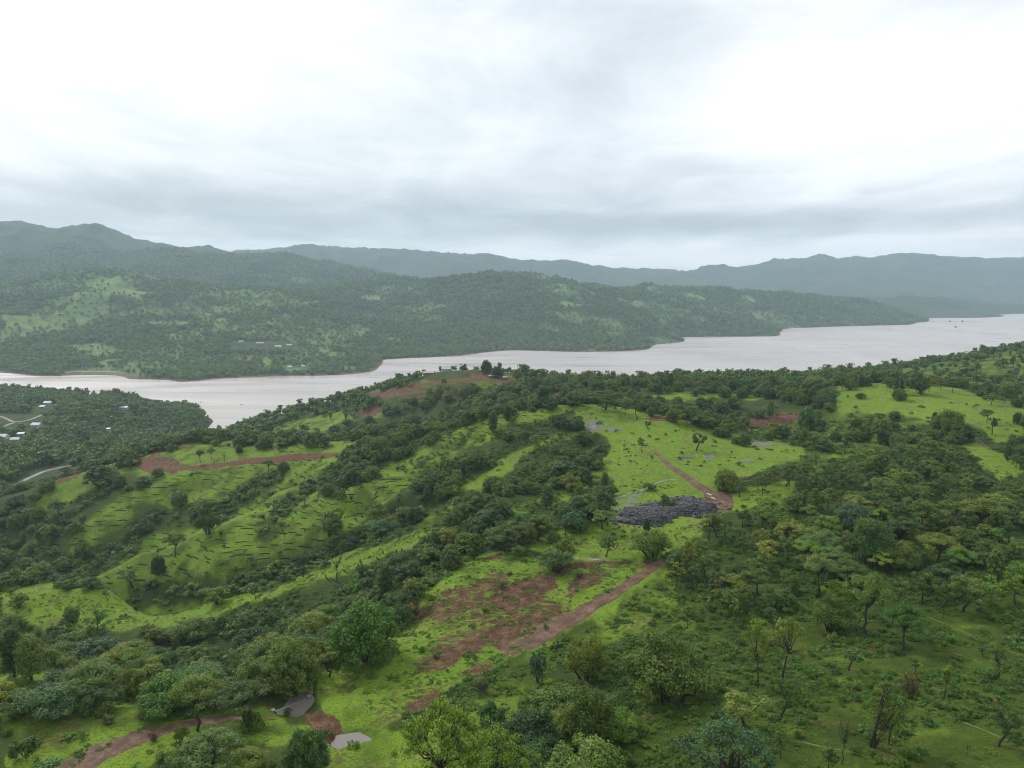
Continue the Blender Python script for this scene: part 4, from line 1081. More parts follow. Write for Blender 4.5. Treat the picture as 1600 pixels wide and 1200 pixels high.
def free_spots(n, r0, r1, half, seed):
    q = np.random.default_rng(seed)
    r = np.sqrt(q.random(n) * (r1 * r1 - r0 * r0) + r0 * r0); th = (q.random(n) * 2 - 1) * math.radians(half)
    return np.sin(th) * r, np.cos(th) * r
def thin(x, y, dist, taken=()):
    cell = {}; keep = []
    def near(a, b, dd):
        ca, cb = int(a // 6), int(b // 6)
        for i in (-1, 0, 1):
            for j in (-1, 0, 1):
                for (p, q, e) in cell.get((ca + i, cb + j), ()):
                    if (p - a) ** 2 + (q - b) ** 2 < max(dd, e) ** 2: return True
        return False
    for (p, q, e) in taken: cell.setdefault((int(p // 6), int(q // 6)), []).append((p, q, e))
    for k in range(len(x)):
        if not near(x[k], y[k], dist[k]):
            keep.append(k); cell.setdefault((int(x[k] // 6), int(y[k] // 6)), []).append((x[k], y[k], dist[k]))
    return np.array(keep, int)

taken = []
def put_hero(lst, out, labelled):
    for (u, v, hp, wp, kind, tint, label, short) in lst:
        p = at(u, v); mp = m_per_px(p); ca = math.cos(math.atan(slope_at(min(v, 1200))))
        H, W = SIZE[kind]
        sz = hp * mp / ca / H; sx = wp * mp / W
        out.append(dict(p=p, kind=kind, tint=tint, sx=sx, sz=sz, rot=random.uniform(0, 6.28), label=label, hero=True, uv=(u, v), px=hp))
        LANDMARK.append((u, v - hp * 0.3, short)); taken.append((p[0], p[1], wp * mp * 0.38))
put_hero(HERO, TREES, True); put_hero(HERO_SHRUB, BUSHES, True)
BLOCKED = [[(395,1100),(425,1085),(530,1088),(560,1130),(640,1150),(640,1215),(560,1215),(500,1180),(410,1150)],   # ground that stays clear: roads, heap, pond, houses (photo pixels)
    [(1048,868),(1000,892),(955,925),(895,962),(830,996),(830,1015),(905,990),(965,955),(1010,915),(1050,885)], [(960,778),(1040,765),(1115,770),(1145,790),(1110,815),(1030,830),(960,825)],
    [(425,1115),(482,1090),(525,1110),(545,1150),(575,1150),(570,1175),(510,1175)], [(1025,712),(1045,708),(1105,760),(1150,785),(1110,800),(1060,755)],
    [(110,1205),(200,1150),(300,1120),(400,1118),(330,1135),(240,1165),(200,1205)], [(205,740),(220,712),(262,706),(340,716),(430,706),(540,698),(540,712),(430,722),(330,734),(270,742)],
    [(78,760),(100,735),(160,720),(165,732),(100,760)], [(0,790),(0,765),(60,732),(110,724),(110,732),(60,745)], [(1500,700),(1515,680),(1535,682),(1550,702),(1530,712)], [(860,862),(960,862),(965,878),(870,880)],
    [(985,654),(1035,648),(1062,658),(1020,664)],
    [(655,582),(720,574),(800,580),(830,592),(800,600),(690,600),(590,622),(575,618),(640,602),(655,592)], [(180,640),(203,640),(205,652),(178,652)], [(-10,646),(70,645),(72,666),(-10,682)], [(-10,768),(60,732),(112,722),(112,742),(60,762),(0,796)], [(55,630),(88,630),(90,648),(70,652),(45,662),(70,668),(70,682),(40,682),(35,664),(0,674),(0,645),(22,654),(44,650)], [(0,684),(40,680),(40,702),(0,702)], [(163,674),(177,674),(177,686),(163,686)], [(503,629),(522,629),(522,638),(503,638)], [(138,616),(158,616),(158,622),(138,622)]]
FARCLEAR = [[(360,533),(462,533),(470,548),(360,548)], [(440,573),(485,572),(485,582),(440,582)], [(100,579),(195,579),(195,586),(100,586)]]
def blocked(u, v):
    k = np.zeros(u.shape, bool)
    for b in BLOCKED: k |= inside(u, v, b)
    return k

MIX = {'right': (['spread','open','clump','round','bare','twist','column'], [.36,.30,.13,.03,.05,.04,.09], ['mid','olive','dark','grey','yellow','bright','bluish'], [.22,.40,.04,.08,.08,.15,.03]),
       'sparse': (['open','spread','twist','bare','clump','wispy'], [.42,.20,.16,.10,.08,.04], ['mid','olive','grey','yellow','dark'], [.35,.30,.14,.09,.12]),
       'gully': (['clump','round','spread','column','open'], [.38,.26,.20,.08,.08], ['mid','dark','grey','olive','bright','bluish'], [.34,.24,.10,.12,.08,.12]),
       'upper': (['round','clump','spread','open','column'], [.26,.38,.22,.08,.06], ['mid','dark','olive','bluish','bright','grey'], [.32,.30,.14,.12,.05,.07])}
def area_of(u, v, x, y):
    if y < 340 and u > 1000: return 'sparse' if v > 965 - (u - 1000) * 0.02 else 'right'
    if u < 780 and v > 840: return 'gully'
    return 'upper'

# trees and shrubs of the near country
x, y = free_spots(110000, 70, 1720, 37.0, 11)
_k = y < np.interp(CX + FPX * x / y, [0, 280, 600, 1000, 1300, 1600, 1800], [1385, 1300, 1480, 1560, 2000, 2700, 3000]); x, y = x[_k], y[_k]
z = ground_z(x, y); u, v = project(x, y, z)
mu, mv = project(x, y, z + 4.2)                  # a wood is judged by where its crowns are seen
td, sd_, _w = plant_density(mu, mv)
vis0 = in_sight(x, y, z, 0.6)
td = np.where(vis0, td, np.where(np.hypot(x, y) > 420, 1.3, 0.9))      # ground out of sight: wooded like its surroundings
clmp = fbm(x / 26, y / 26, 91, 3)
td = td * np.clip(0.25 + 2.6 * (clmp - 0.27), 0.15, 1.7)
ok = (rng.random(len(x)) < td / 4.2) & (z > 1.2) & (~blocked(u, v) | ~vis0) & (np.hypot(x, y) > 98)
x, y, z, u, v = x[ok], y[ok], z[ok], u[ok], v[ok]
hgt = (3.4 + 6.4 * rng.beta(1.8, 1.8, len(x))) * np.where(np.hypot(x, y) > 520, 1.12, 1.0) * np.where((u > 1000) & (v > 960), 0.78, 1.0)
bare = np.zeros(len(x), bool)
for fr in (0.12, 0.5, 0.9):
    bu, bv = project(x, y, z + hgt * fr)
    for b in BARE: bare |= inside(bu, bv, b)
bare &= rng.random(len(x)) < 0.93
x, y, z, u, v, hgt = [a[~bare] for a in (x, y, z, u, v, hgt)]
keep = thin(x, y, 0.28 * hgt + 0.6, taken)
for k in keep:
    if z[k] <= 1.2 or not in_sight(x[k:k+1], y[k:k+1], z[k:k+1], hgt[k] * 0.9)[0] or not (-70 < u[k] < 1670): continue
    ks, kw, ts, tw = MIX[area_of(u[k], v[k], x[k], y[k])]
    kind = rng.choice(ks, p=np.array(kw) / sum(kw)); tint = rng.choice(ts, p=np.array(tw) / sum(tw))
    s = hgt[k] / SIZE[kind][0]
    TREES.append(dict(p=(x[k], y[k], z[k]), kind=str(kind), tint=str(tint), sx=s * rng.uniform(0.8, 1.35), sz=s, rot=rng.uniform(0, 6.28), label=None, hero=False, uv=(u[k], v[k])))
x, y = free_spots(26000, 70, 520, 37.0, 12)
z = ground_z(x, y); u, v = project(x, y, z)
_t, sd_, _w = plant_density(*project(x, y, z + 0.9))
_s0 = sd_.copy()
clmp = fbm(x / 14, y / 14, 95, 3)
sd_ = sd_ * np.clip(0.3 + 3.2 * (clmp - 0.3), 0.1, 2.2) * 1.5
ok = (rng.random(len(x)) < sd_ / 15.0 * 1.0) & ~blocked(u, v) & (u > -60) & (u < 1660)
sdk = _t * 0 + _s0
x, y, z, u, v, sdk = x[ok], y[ok], z[ok], u[ok], v[ok], sdk[ok]
ok = in_sight(x, y, z, 1.0); x, y, z, u, v, sdk = x[ok], y[ok], z[ok], u[ok], v[ok], sdk[ok]
for k in thin(x, y, np.full(len(x), 1.5), [(t['p'][0], t['p'][1], 0.8) for t in TREES]):
    kind = str(rng.choice(SHRUBS, p=[.46, .36, .07, .11])); tint = str(rng.choice(['mid','dark','bright','grey','olive','bluish'], p=[.34,.2,.12,.1,.12,.12]))
    thick = u[k] < 760 and v[k] < 1000 and sdk[k] > 1.5
    if thick: kind = str(rng.choice(['bush', 'bush', 'low']))
    s = rng.uniform(0.6, 1.35) * (1.75 if thick else 1.0) * (0.85 if v[k] > 960 and u[k] > 900 else 1.0)
    BUSHES.append(dict(p=(x[k], y[k], z[k]), kind=kind, tint=tint, sx=s * rng.uniform(0.85, 1.25), sz=s, rot=rng.uniform(0, 6.28), label=None, hero=False, uv=(u[k], v[k])))

def apparent(t):
    H, W = SIZE[t['kind']]; d = math.dist(t['p'], CAM)
    u_, v_ = t['uv']; out = 0 if (-20 < u_ < 1620 and v_ < 1280) else 1
    return (H * t['sz'] + 0.5 * W * t['sx']) / d - out * 10
for lst in (TREES, BUSHES):
    lst.sort(key=lambda t: -(apparent(t) + (100 if t['hero'] else 0)))
N_TREE, N_BUSH = 296, 270
near_trees, rest_trees = TREES[:N_TREE], TREES[N_TREE:]
near_bushes, rest_bushes = BUSHES[:N_BUSH], BUSHES[N_BUSH:]

# ---- labels
FORM = {'round': 'domed tree', 'spread': 'layered tree', 'open': 'slender tree', 'column': 'narrow tree', 'clump': 'bushy tree', 'wispy': 'wispy tree', 'bare': 'leafless tree', 'twist': 'crooked tree', 'feather': 'airy tree',
        'bush': 'rounded bush', 'low': 'sprawling bush', 'twiggy': 'twiggy bush', 'sapling': 'thin sapling'}
TONE = {'dark': 'dark', 'mid': 'green', 'olive': 'olive', 'bright': 'bright', 'grey': 'greyish', 'yellow': 'yellowish', 'brown': 'brownish', 'bluish': 'bluish'}
def give_labels(lst):
    used = set()
    hs = sorted(t['sz'] * SIZE[t['kind']][0] for t in lst)
    lo, hi = hs[len(hs) // 3], hs[2 * len(hs) // 3]
    cands = []
    for i, t in enumerate(lst):
        if t['hero']: used.add(t['label']); continue
        for li, (lu, lv, ph) in enumerate(LANDMARK):
            cands.append((math.hypot(t['uv'][0] - lu, (t['uv'][1] - lv) * 1.25), i, li))
    cands.sort()
    taken_at = {}
    for dist, i, li in cands:
        t = lst[i]
        if t['label']: continue
        lu, lv, ph = LANDMARK[li]
        du, dv = t['uv'][0] - lu, t['uv'][1] - lv
        rel = ('right of' if du > 0 else 'left of') if abs(du) > 1.1 * abs(dv) else ('in front of' if dv > 0 else 'behind')
        h = t['sz'] * SIZE[t['kind']][0]; size = 'small' if h < lo else ('tall' if h > hi else 'medium')
        rel = rel
        lab = f"{size} {TONE[t['tint']]} {FORM[t['kind']]} nearest {rel} {ph}"
        if lab in used or len(lab.replace('-', ' ').split()) > 16: continue
        used.add(lab); t['label'] = lab
        if all(q['label'] for q in lst): break
give_labels(near_trees); give_labels(near_bushes)

def plant(t, protos, name, kids, cat, group, j):
    root = empty(name, t['p'], t['rot'])
    if not t['hero']: root.rotation_euler = (random.gauss(0, 0.06), random.gauss(0, 0.06), t['rot'])
    tag(root, t['label'], cat, group)
    var = protos[t['kind']]; a, b = var[j % len(var)]
    for nm, me in zip(kids, (a, b)):
        o = add(nm, me, root); o.scale = (t['sx'], t['sx'], t['sz'])
        k = 0.93 + 0.14 * random.random(); o.color = (*[q * k for q in TINT[t['tint']]], 1)
    root['_kind'] = t['kind']
    del root['_kind']
    return root
near_trees.sort(key=lambda t: -apparent(t))
for j, t in enumerate(near_trees): plant(t, PROTO_FINE if (j < 120 and t['kind'] in PROTO_FINE) else PROTO, 'tree', ('trunk', 'crown'), 'tree', 'trees of the near slopes', j)
for j, t in enumerate(near_bushes): plant(t, SPROTO, 'shrub', ('stem', 'foliage'), 'bush', 'bushes on the near slopes', j)

# ---- the rest of the woods
def protos_of(src, kinds, skip=()):
    out, where = [], {}
    for k in kinds:
        where[k] = []
        for a, b in src[k]:
            where[k].append(len(out)); out.append(arrays([a, b]))
    return out, where
full, where = protos_of(PROTO, KINDS)
def wood(name, lst, protos, choose, tint):
    if not lst: return
    pts = np.array([t['p'] for t in lst], np.float32)
    scl = np.array([t['sz'] * 0.5 + t['sx'] * 0.5 for t in lst]); rot = np.array([t['rot'] for t in lst]); pick = np.array([choose(i, t) for i, t in enumerate(lst)])
    return instancer(name, protos, pts, scl, rot, pick, tint, LEAF)
def rr(t): return math.hypot(t['p'][0], t['p'][1])
w1 = [t for t in rest_trees if rr(t) < 640]; w2 = [t for t in rest_trees if rr(t) >= 640]
wood('woodland', w1, full, lambda i, t: where[t['kind']][i % len(where[t['kind']])], (1.0, 1.0, 1.0))
LIGHT = []
for k, kind in enumerate(['far_round', 'far_round', 'far_spread', 'far_spread', 'far_tall', 'far_round']):
    g = light_tree(500 + k, kind, 1.6); LIGHT.append((np.concatenate(g.V).astype(np.float32), np.concatenate(g.F), np.concatenate(g.T)))
wood('lakeside_wood', w2, LIGHT, lambda i, t: i % len(LIGHT), (0.90, 1.0, 1.0))
sfull, swhere = protos_of(SPROTO, SHRUBS)
wood('scrub', rest_bushes, sfull, lambda i, t: swhere[t['kind']][i % len(swhere[t['kind']])], (0.95, 1.0, 1.0))

# ---- low plants under and between the trees
x, y = free_spots(95000, 80, 460, 37.0, 13)
z = ground_z(x, y); u, v = project(x, y, z)
_t, s_, wd = plant_density(u, v)
n_ = fbm(x / 11, y / 11, 131, 4)
pr = np.where(wd > 0.6, 0.65, np.where(wd > 0.22, 0.36, 0.03)) * step(n_, 0.36, 0.55) * np.where((u > 950) & (v > 820), 1.5, 0.8)
ok = (rng.random(len(x)) < pr) & ~blocked(u, v) & (u > -40) & (u < 1640) & (v < 1230)
x, y, z = x[ok], y[ok], z[ok]; k = in_sight(x, y, z, 0.6); x, y, z = x[k], y[k], z[k]
lowp = [arrays([b]) for a, b in SPROTO['low'] + SPROTO['bush']]
instancer('undergrowth', lowp, np.stack([x, y, z - 0.05], 1).astype(np.float32), rng.uniform(0.25, 0.85, len(x)), rng.uniform(0, 6.28, len(x)), rng.integers(0, len(lowp), len(x)), (0.85, 1.08, 0.75), LEAF)

# ---- tussocks in the open grass
x, y = free_spots(80000, 80, 300, 37.0, 14)
z = ground_z(x, y); u, v = project(x, y, z)
_t, s_, wd = plant_density(u, v)
ok = (rng.random(len(x)) < np.where(wd < 0.5, 0.55, 0.25) * step(fbm(x / 5, y / 5, 141, 4), 0.40, 0.60)) & (u > -40) & (u < 1640) & (v < 1230) & ~blocked(u, v)
x, y, z = x[ok], y[ok], z[ok]
instancer('tussocks', [arrays([b]) for a, b in SPROTO['low']], np.stack([x, y, z - 0.03], 1).astype(np.float32), (0.08 + 0.34 * rng.random(len(x)) ** 2.5), rng.uniform(0, 6.28, len(x)), rng.integers(0, 3, len(x)), (1.15, 1.4, 0.65), LEAF)

# ---- forest over the lake
def far_wood():
    n = 150000
    q = np.random.default_rng(15)
    r = np.exp(q.uniform(math.log(1400), math.log(4600), n * 2)); th = (q.random(n * 2) * 2 - 1) * math.radians(37)
    r = np.where(q.random(n * 2) < (r / 4600) ** 1.0, r, -1)
    x, y = np.sin(th) * r, np.cos(th) * r; k = r > 0; x, y = x[k], y[k]; r = r[k]
    ud = CX + FPX * x / y
    k = y > np.interp(ud, [0, 280, 600, 1000, 1300, 1600, 1800], [1385, 1300, 1480, 1560, 2000, 2700, 3000])
    x, y, r = x[k], y[k], r[k]
    z = ground_z(x, y)
    th = np.arctan2(x, y)
    i = np.clip(np.searchsorted(THS, th) - 1, 0, NTH - 2); j = np.clip(np.searchsorted(RS, r) - 1, 0, NR - 2)
    md = MEAD.reshape(NTH, NR)[i, j]
    d = np.clip(0.35 + 2.4 * (fbm(x / 90, y / 90, 151, 4) - 0.33), 0.12, 1.0) * (1 - 0.93 * md)
    uu, vv = project(x, y, z); clear = np.zeros(len(x), bool)
    for b in FARCLEAR: clear |= inside(uu, vv, b)
    k = (q.random(len(x)) < d) & ~clear & (z > 0.7) & in_sight(x, y, z, 9)
    x, y, z, r = x[k], y[k], z[k], r[k]
    sc = q.uniform(0.7, 1.75, len(x)) * np.where(r > 3000, 1.25, 1.0)
    instancer('far_forest', LIGHT, np.stack([x, y, z - 0.3], 1).astype(np.float32), sc, q.uniform(0, 6.28, len(x)), q.integers(0, len(LIGHT), len(x)), (1.2, 1.25, 1.1), LEAF)
far_wood()
print('PLANTED', len(TREES), len(BUSHES), len(w1), len(w2), 'smallest tree', apparent(near_trees[-1]) * FPX, 'bush', apparent(near_bushes[-1]) * FPX)
# ------------------------------------------------------------------ roads, water and earthworks
def simple(name, a, b, scale=2.0, rough=0.85, spec=0.25, bump=0.3):
    m, t = mat_new(name); n = t.noise(pos(t), scale, 5, 0.62)
    principled(t, t.ramp(n, [(0.34, a), (0.66, b)]), rough, spec, n, bump, 0.1)
    return m
def track_material():
    m, t = mat_new('track_mud')
    P = pos(t); n = t.noise(P, 0.5, 5, 0.62); n2 = t.noise(P, 4.0, 4, 0.6)
    c = mud_colour(t, P)
    c = t.mix(t.rng(n, 0.5, 0.7, 0.0, 0.6), c, (0.205, 0.122, 0.070, 1))
    principled(t, c, 0.75, 0.3, n2, 0.6, 0.15); return m
MUDM_ = track_material()
ASPHALT = simple('wet_asphalt', (0.085, 0.088, 0.092), (0.145, 0.148, 0.150), 0.8, 0.45, 0.4)
DUSTY = simple('village_lane', (0.20, 0.165, 0.13), (0.31, 0.27, 0.22), 0.5)
REDCUT = simple('red_cut', (0.088, 0.036, 0.022), (0.165, 0.078, 0.048), 0.7, 0.9, 0.15, 0.6)
RUTM = simple('rut_mud', (0.085, 0.060, 0.026), (0.135, 0.105, 0.050), 1.2)

def drape(name, pts, mat, widths, lift=0.09, ragged=0.3, across=6, ruts=0.0, sink=0.3, hold=None):
    P = [at(u, v) for u, v in pts]; XY = np.array([(p[0], p[1]) for p in P]); W = np.interp(np.arange(len(P)), np.linspace(0, len(P) - 1, len(widths)), widths)
    seg = np.hypot(*np.diff(XY, axis=0).T); s = np.concatenate([[0], np.cumsum(seg)])
    n = max(6, int(s[-1] / 0.9)); n = min(n, 500); q = np.linspace(0, s[-1], n)
    # smooth the run of the line
    cx, cy, cw = np.interp(q, s, XY[:, 0]), np.interp(q, s, XY[:, 1]), np.interp(q, s, W)
    k = max(1, int(n / len(P) / 2.5)); ker = np.ones(2 * k + 1) / (2 * k + 1)
    sm = lambda a: np.convolve(np.pad(a, k, mode='reflect', reflect_type='odd'), ker, 'valid')
    cx, cy = sm(cx), sm(cy)
    tx, ty = np.gradient(cx), np.gradient(cy); L = np.hypot(tx, ty) + 1e-9; nx, ny = -ty / L, tx / L
    o = np.linspace(-1, 1, across + 1)
    jl = 1 + (fbm(q / 2.3, q * 0 + 3.1, 7, 3) - 0.5) * 2 * ragged; jr = 1 + (fbm(q / 2.3, q * 0 + 8.1, 17, 3) - 0.5) * 2 * ragged
    half = cw / 2
    off = np.where(o[None] < 0, o[None] * jl[:, None], o[None] * jr[:, None]) * half[:, None]
    # taper both ends
    end = np.minimum(1, np.minimum(np.arange(n), np.arange(n)[::-1]) / 3.0 + 0.15)[:, None]; off = off * end
    X, Y = cx[:, None] + nx[:, None] * off, cy[:, None] + ny[:, None] * off
    Z = ground_z(X.ravel(), Y.ravel()).reshape(X.shape) + lift
    if ruts: Z -= ruts * np.exp(-((np.abs(off) - 0.85) / 0.3) ** 2)
    Z[:, 0] -= sink; Z[:, -1] -= sink
    ii = np.arange(n * (across + 1)).reshape(n, across + 1)
    F = np.stack([ii[:-1, :-1], ii[:-1, 1:], ii[1:, 1:], ii[1:, :-1]], -1).reshape(-1, 4)
    me = make_mesh(name, np.stack([X, Y, Z], -1).reshape(-1, 3), F, mat, True)
    return structure(add(name, me))
drape('dirt_track', [(1064,860),(1040,875),(1012,893),(962,925),(908,957),(864,981),(832,1000),(780,1022)], MUDM_, [3.0,3.3,3.8,4.8,6.4,7.8,8.0,5.0], 0.10, 0.28, 10, 0.10)
for a in ([(800,1008),(735,1048),(680,1080),(620,1112),(560,1142)], [(812,1018),(750,1056),(692,1090),(640,1118),(585,1146)]):
    drape('wheel_rut', a, RUTM, [0.9,0.7,0.6,0.6,0.4], 0.05, 0.6, 3)
for a in ([(770,962),(700,985),(655,1005)], [(760,950),(690,970),(640,1000),(600,1030)]):
    drape('wheel_rut', a, RUTM, [0.6,0.5,0.4], 0.05, 0.6, 3)
drape('dirt_road', [(60,1232),(115,1203),(160,1174),(220,1151),(290,1132),(370,1122),(430,1124)], MUDM_, [8.5,8.0,7.0,5.6,4.0,2.8,1.6], 0.09, 0.3, 8, 0.08)
drape('quarry_road', [(1022,705),(1034,716),(1052,732),(1076,748),(1100,765),(1132,783),(1128,800)], MUDM_, [2.0,3.2,4.2,4.6,6.0,9.0,7.0], 0.10, 0.3, 8, 0.08)
drape('footpath', [(1028,712),(1005,702),(975,694),(940,686)], RUTM, [1.2,0.7,0.6,0.5], 0.05, 0.5, 3)
drape('cut_road', [(530,709),(480,713),(420,718),(370,723),(330,727),(290,733),(255,735),(226,731),(216,724),(232,715),(258,703),(285,686)], REDCUT, [8,9,9,8,7.5,7.5,9,11,9,7,6,5.5], 0.14, 0.25, 6)
drape('cut_road', [(84,754),(100,744),(128,733),(152,726)], REDCUT, [9,9,8,6], 0.12, 0.25, 6)
PATHM = simple('worn_grass', (0.085, 0.105, 0.022), (0.150, 0.150, 0.045), 1.0)
for a in ([(1065,1050),(1120,1068),(1190,1092),(1230,1098)], [(1245,1040),(1330,1045),(1420,1062),(1500,1090),(1600,1122)], [(1400,1100),(1480,1118),(1560,1150),(1620,1180)], [(1440,960),(1500,985),(1560,1010),(1620,1030)], [(1150,1150),(1260,1160),(1360,1185)], [(1330,1000),(1290,1032),(1240,1045)]):
    drape('footpath', a, PATHM, [0.5,0.7,0.7,0.5], 0.05, 0.6, 3)
drape('field_track', [(1512,670),(1520,680),(1530,690),(1546,703)], RUTM, [2.5,3.2,3.2,3.0], 0.08, 0.3, 5, 0.06)
drape('asphalt_road', [(-60,815),(-10,787),(14,768),(40,749),(72,735),(112,727)], ASPHALT, [5.5,5.5,5.5,5.0,5.0,4.5], 0.12, 0.02, 6)
for a in ([(0,650),(22,660),(44,657),(66,648)], [(-20,676),(0,668),(22,660)]):
    drape('village_lane', a, DUSTY, [5.5,5.5], 0.15, 0.12, 4)
drape('earth_terrace', [(600,612),(640,604),(700,596),(760,592),(800,598)], REDCUT, [7,7,8,9,6], 0.2, 0.3, 5)
drape('earth_terrace', [(585,622),(620,618),(680,612),(720,612)], REDCUT, [6,7,7,5], 0.2, 0.3, 5)
drape('earth_terrace', [(1130,671),(1180,662),(1230,652),(1262,644)], REDCUT, [7,8,8,5], 0.2, 0.3, 5)
drape('shore_road', [(100,582),(130,580.5),(170,580.5),(190,582)], DUSTY, [9,9,8,6], 0.5, 0.2, 4)

# ponds: still water standing in the two hollows
POND_M = None
def still_water():
    m, t = mat_new('still_water'); n = t.noise(pos(t), 1.2, 3, 0.5)
    principled(t, (0.20, 0.17, 0.15), 0.14, 0.5, n, 0.08, 0.1); return m
POND_M = still_water()
for lv, sd_p in zip(POND_LEVELS, POND_SD):
    wet = (GZ[quads].min(-1) < lv) & (sd_p[quads].max(-1) > -7)        # cells of the sheet that lie under water somewhere
    q4 = quads[wet][:, ::-1]; used_, inv_ = np.unique(q4.ravel(), return_inverse=True)
    structure(add('pond', make_mesh('pond', np.stack([GX[used_], GY[used_], np.full(len(used_), lv)], 1), inv_.reshape(-1, 4), POND_M)))
def brook_material():
    m, t = mat_new('brook_water'); n = t.noise(pos(t), 3.0, 4, 0.7)
    principled(t, t.ramp(n, [(0.42, (0.10, 0.085, 0.07)), (0.55, (0.30, 0.29, 0.28)), (0.66, (0.75, 0.75, 0.75))]), 0.15, 0.5, n, 0.5, 0.1); return m
BROOK = brook_material()
drape('brook', [(1092,747),(1064,749),(1038,750),(1022,757),(1006,765),(985,770),(960,779)], BROOK, [0.9,0.7,0.9,1.8,1.6,1.8,1.2], 0.06, 0.7, 4)
drape('brook', [(868,870),(885,869),(905,872),(930,874),(956,872)], BROOK, [0.8,1.6,0.8,1.6,0.9], 0.06, 0.7, 4)

# earth banks dug along the contours of the left-hand slopes
def contour_banks():
    q = np.random.default_rng(23)
    zones = [([(560,700),(640,760),(640,835),(520,885),(330,935),(210,925),(130,900),(60,835),(60,795),(150,770),(300,735),(480,715)], 560), ([(690,690),(760,655),(830,640),(870,650),(780,685),(720,700)], 50),
             ([(430,930),(660,825),(650,850),(540,900)], 60), ([(400,695),(480,688),(570,682),(540,698),(420,708)], 40)]
    V, F, n, centres = [], [], 0, []
    for poly, cnt in zones:
        P = np.array(poly, float); made = 0; tries = 0
        while made < cnt and tries < cnt * 8:
            tries += 1
            u, v = q.uniform(P[:, 0].min(), P[:, 0].max()), q.uniform(P[:, 1].min(), P[:, 1].max())
            if not inside(np.array([u]), np.array([v]), poly)[0]: continue
            t_, s_, w_ = plant_density(np.array([u]), np.array([v]))
            if t_[0] > 0.4 and q.random() < 0.8: continue
            d = 420.0
            for _ in range(7):                                        # the ground on this sight line
                x = float(px_to_xy(u, v, d)); d = d + 0.8 * ((200 - gz1(x, d)) / float(slope_at(v)) - d)
            x = float(px_to_xy(u, v, d))
            if not 180 < d < 540: continue
            if any((x - a) ** 2 + ((d - b) * 1.6) ** 2 < 30 for a, b in centres): continue
            centres.append((x, d)); L = q.uniform(3.0, 8.5); m = 9; line = []
            cx, cy = x, d
            for k in range(m):
                gx = gz1(cx + 1.5, cy) - gz1(cx - 1.5, cy); gy = gz1(cx, cy + 1.5) - gz1(cx, cy - 1.5); g = math.hypot(gx, gy) + 1e-6
                sg = 1 if gy / g > -2 else -1
                tx, ty = -gy / g, gx / g
                if tx < 0: tx, ty = -tx, -ty
                tx += q.normal() * 0.12; ty += q.normal() * 0.12
                line.append((cx, cy, gx / g, gy / g)); cx += tx * L / m; cy += ty * L / m
            hb = q.uniform(0.16, 0.34); wd = q.uniform(0.34, 0.55)
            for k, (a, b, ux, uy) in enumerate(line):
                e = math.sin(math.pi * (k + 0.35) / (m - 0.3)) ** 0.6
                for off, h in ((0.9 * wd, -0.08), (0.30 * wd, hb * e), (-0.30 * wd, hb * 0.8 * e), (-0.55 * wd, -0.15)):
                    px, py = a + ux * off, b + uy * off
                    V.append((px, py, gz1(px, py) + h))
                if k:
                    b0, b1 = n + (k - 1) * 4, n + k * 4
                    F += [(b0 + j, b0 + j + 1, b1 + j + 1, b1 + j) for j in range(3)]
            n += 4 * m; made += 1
    m = simple('bank_soil_and_shade', (0.014, 0.024, 0.007), (0.036, 0.052, 0.013), 1.5, 0.95, 0.1)  # dark grass and soil, with the trench shadow painted into the colour
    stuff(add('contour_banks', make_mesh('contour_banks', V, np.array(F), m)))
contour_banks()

# ------------------------------------------------------------------ stones
STONE_D = simple('black_basalt', (0.028, 0.028, 0.030), (0.112, 0.110, 0.112), 1.6, 0.6, 0.4, 0.3)
STONE_P = simple('pale_rock', (0.22, 0.21, 0.19), (0.42, 0.40, 0.37), 2.0, 0.8, 0.25, 0.5)
STONE_W = simple('wet_rock', (0.085, 0.08, 0.07), (0.24, 0.23, 0.215), 1.4, 0.5, 0.4, 0.4)
def rock_arrays(q, sx, sy, sz):
    """A chipped block: a cube cut twice over with jittered corners, 20 triangles or so."""
    bmv = np.array([(x, y, z) for x in (-1, 1) for y in (-1, 1) for z in (-1, 1)], float) * 0.5
    bmv *= q.uniform(0.6, 1.15, bmv.shape); top = np.array([[q.normal() * 0.12, q.normal() * 0.12, q.uniform(0.5, 0.75)]])
    v = np.concatenate([bmv, top]) * (sx, sy, sz)
    f = [(0,1,3),(0,3,2),(4,6,7),(4,7,5),(0,4,5),(0,5,1),(2,3,7),(2,7,6),(0,2,6),(0,6,4),(1,5,8),(5,7,8),(7,3,8),(3,1,8)]
    a = q.uniform(0, 6.28); ca, sa = math.cos(a), math.sin(a); tl = q.normal() * 0.4
    R = np.array([[ca, -sa, 0], [sa, ca, 0], [0, 0, 1]]) @ np.array([[1, 0, 0], [0, math.cos(tl), -math.sin(tl)], [0, math.sin(tl), math.cos(tl)]])
    return v @ R.T, np.array(f)
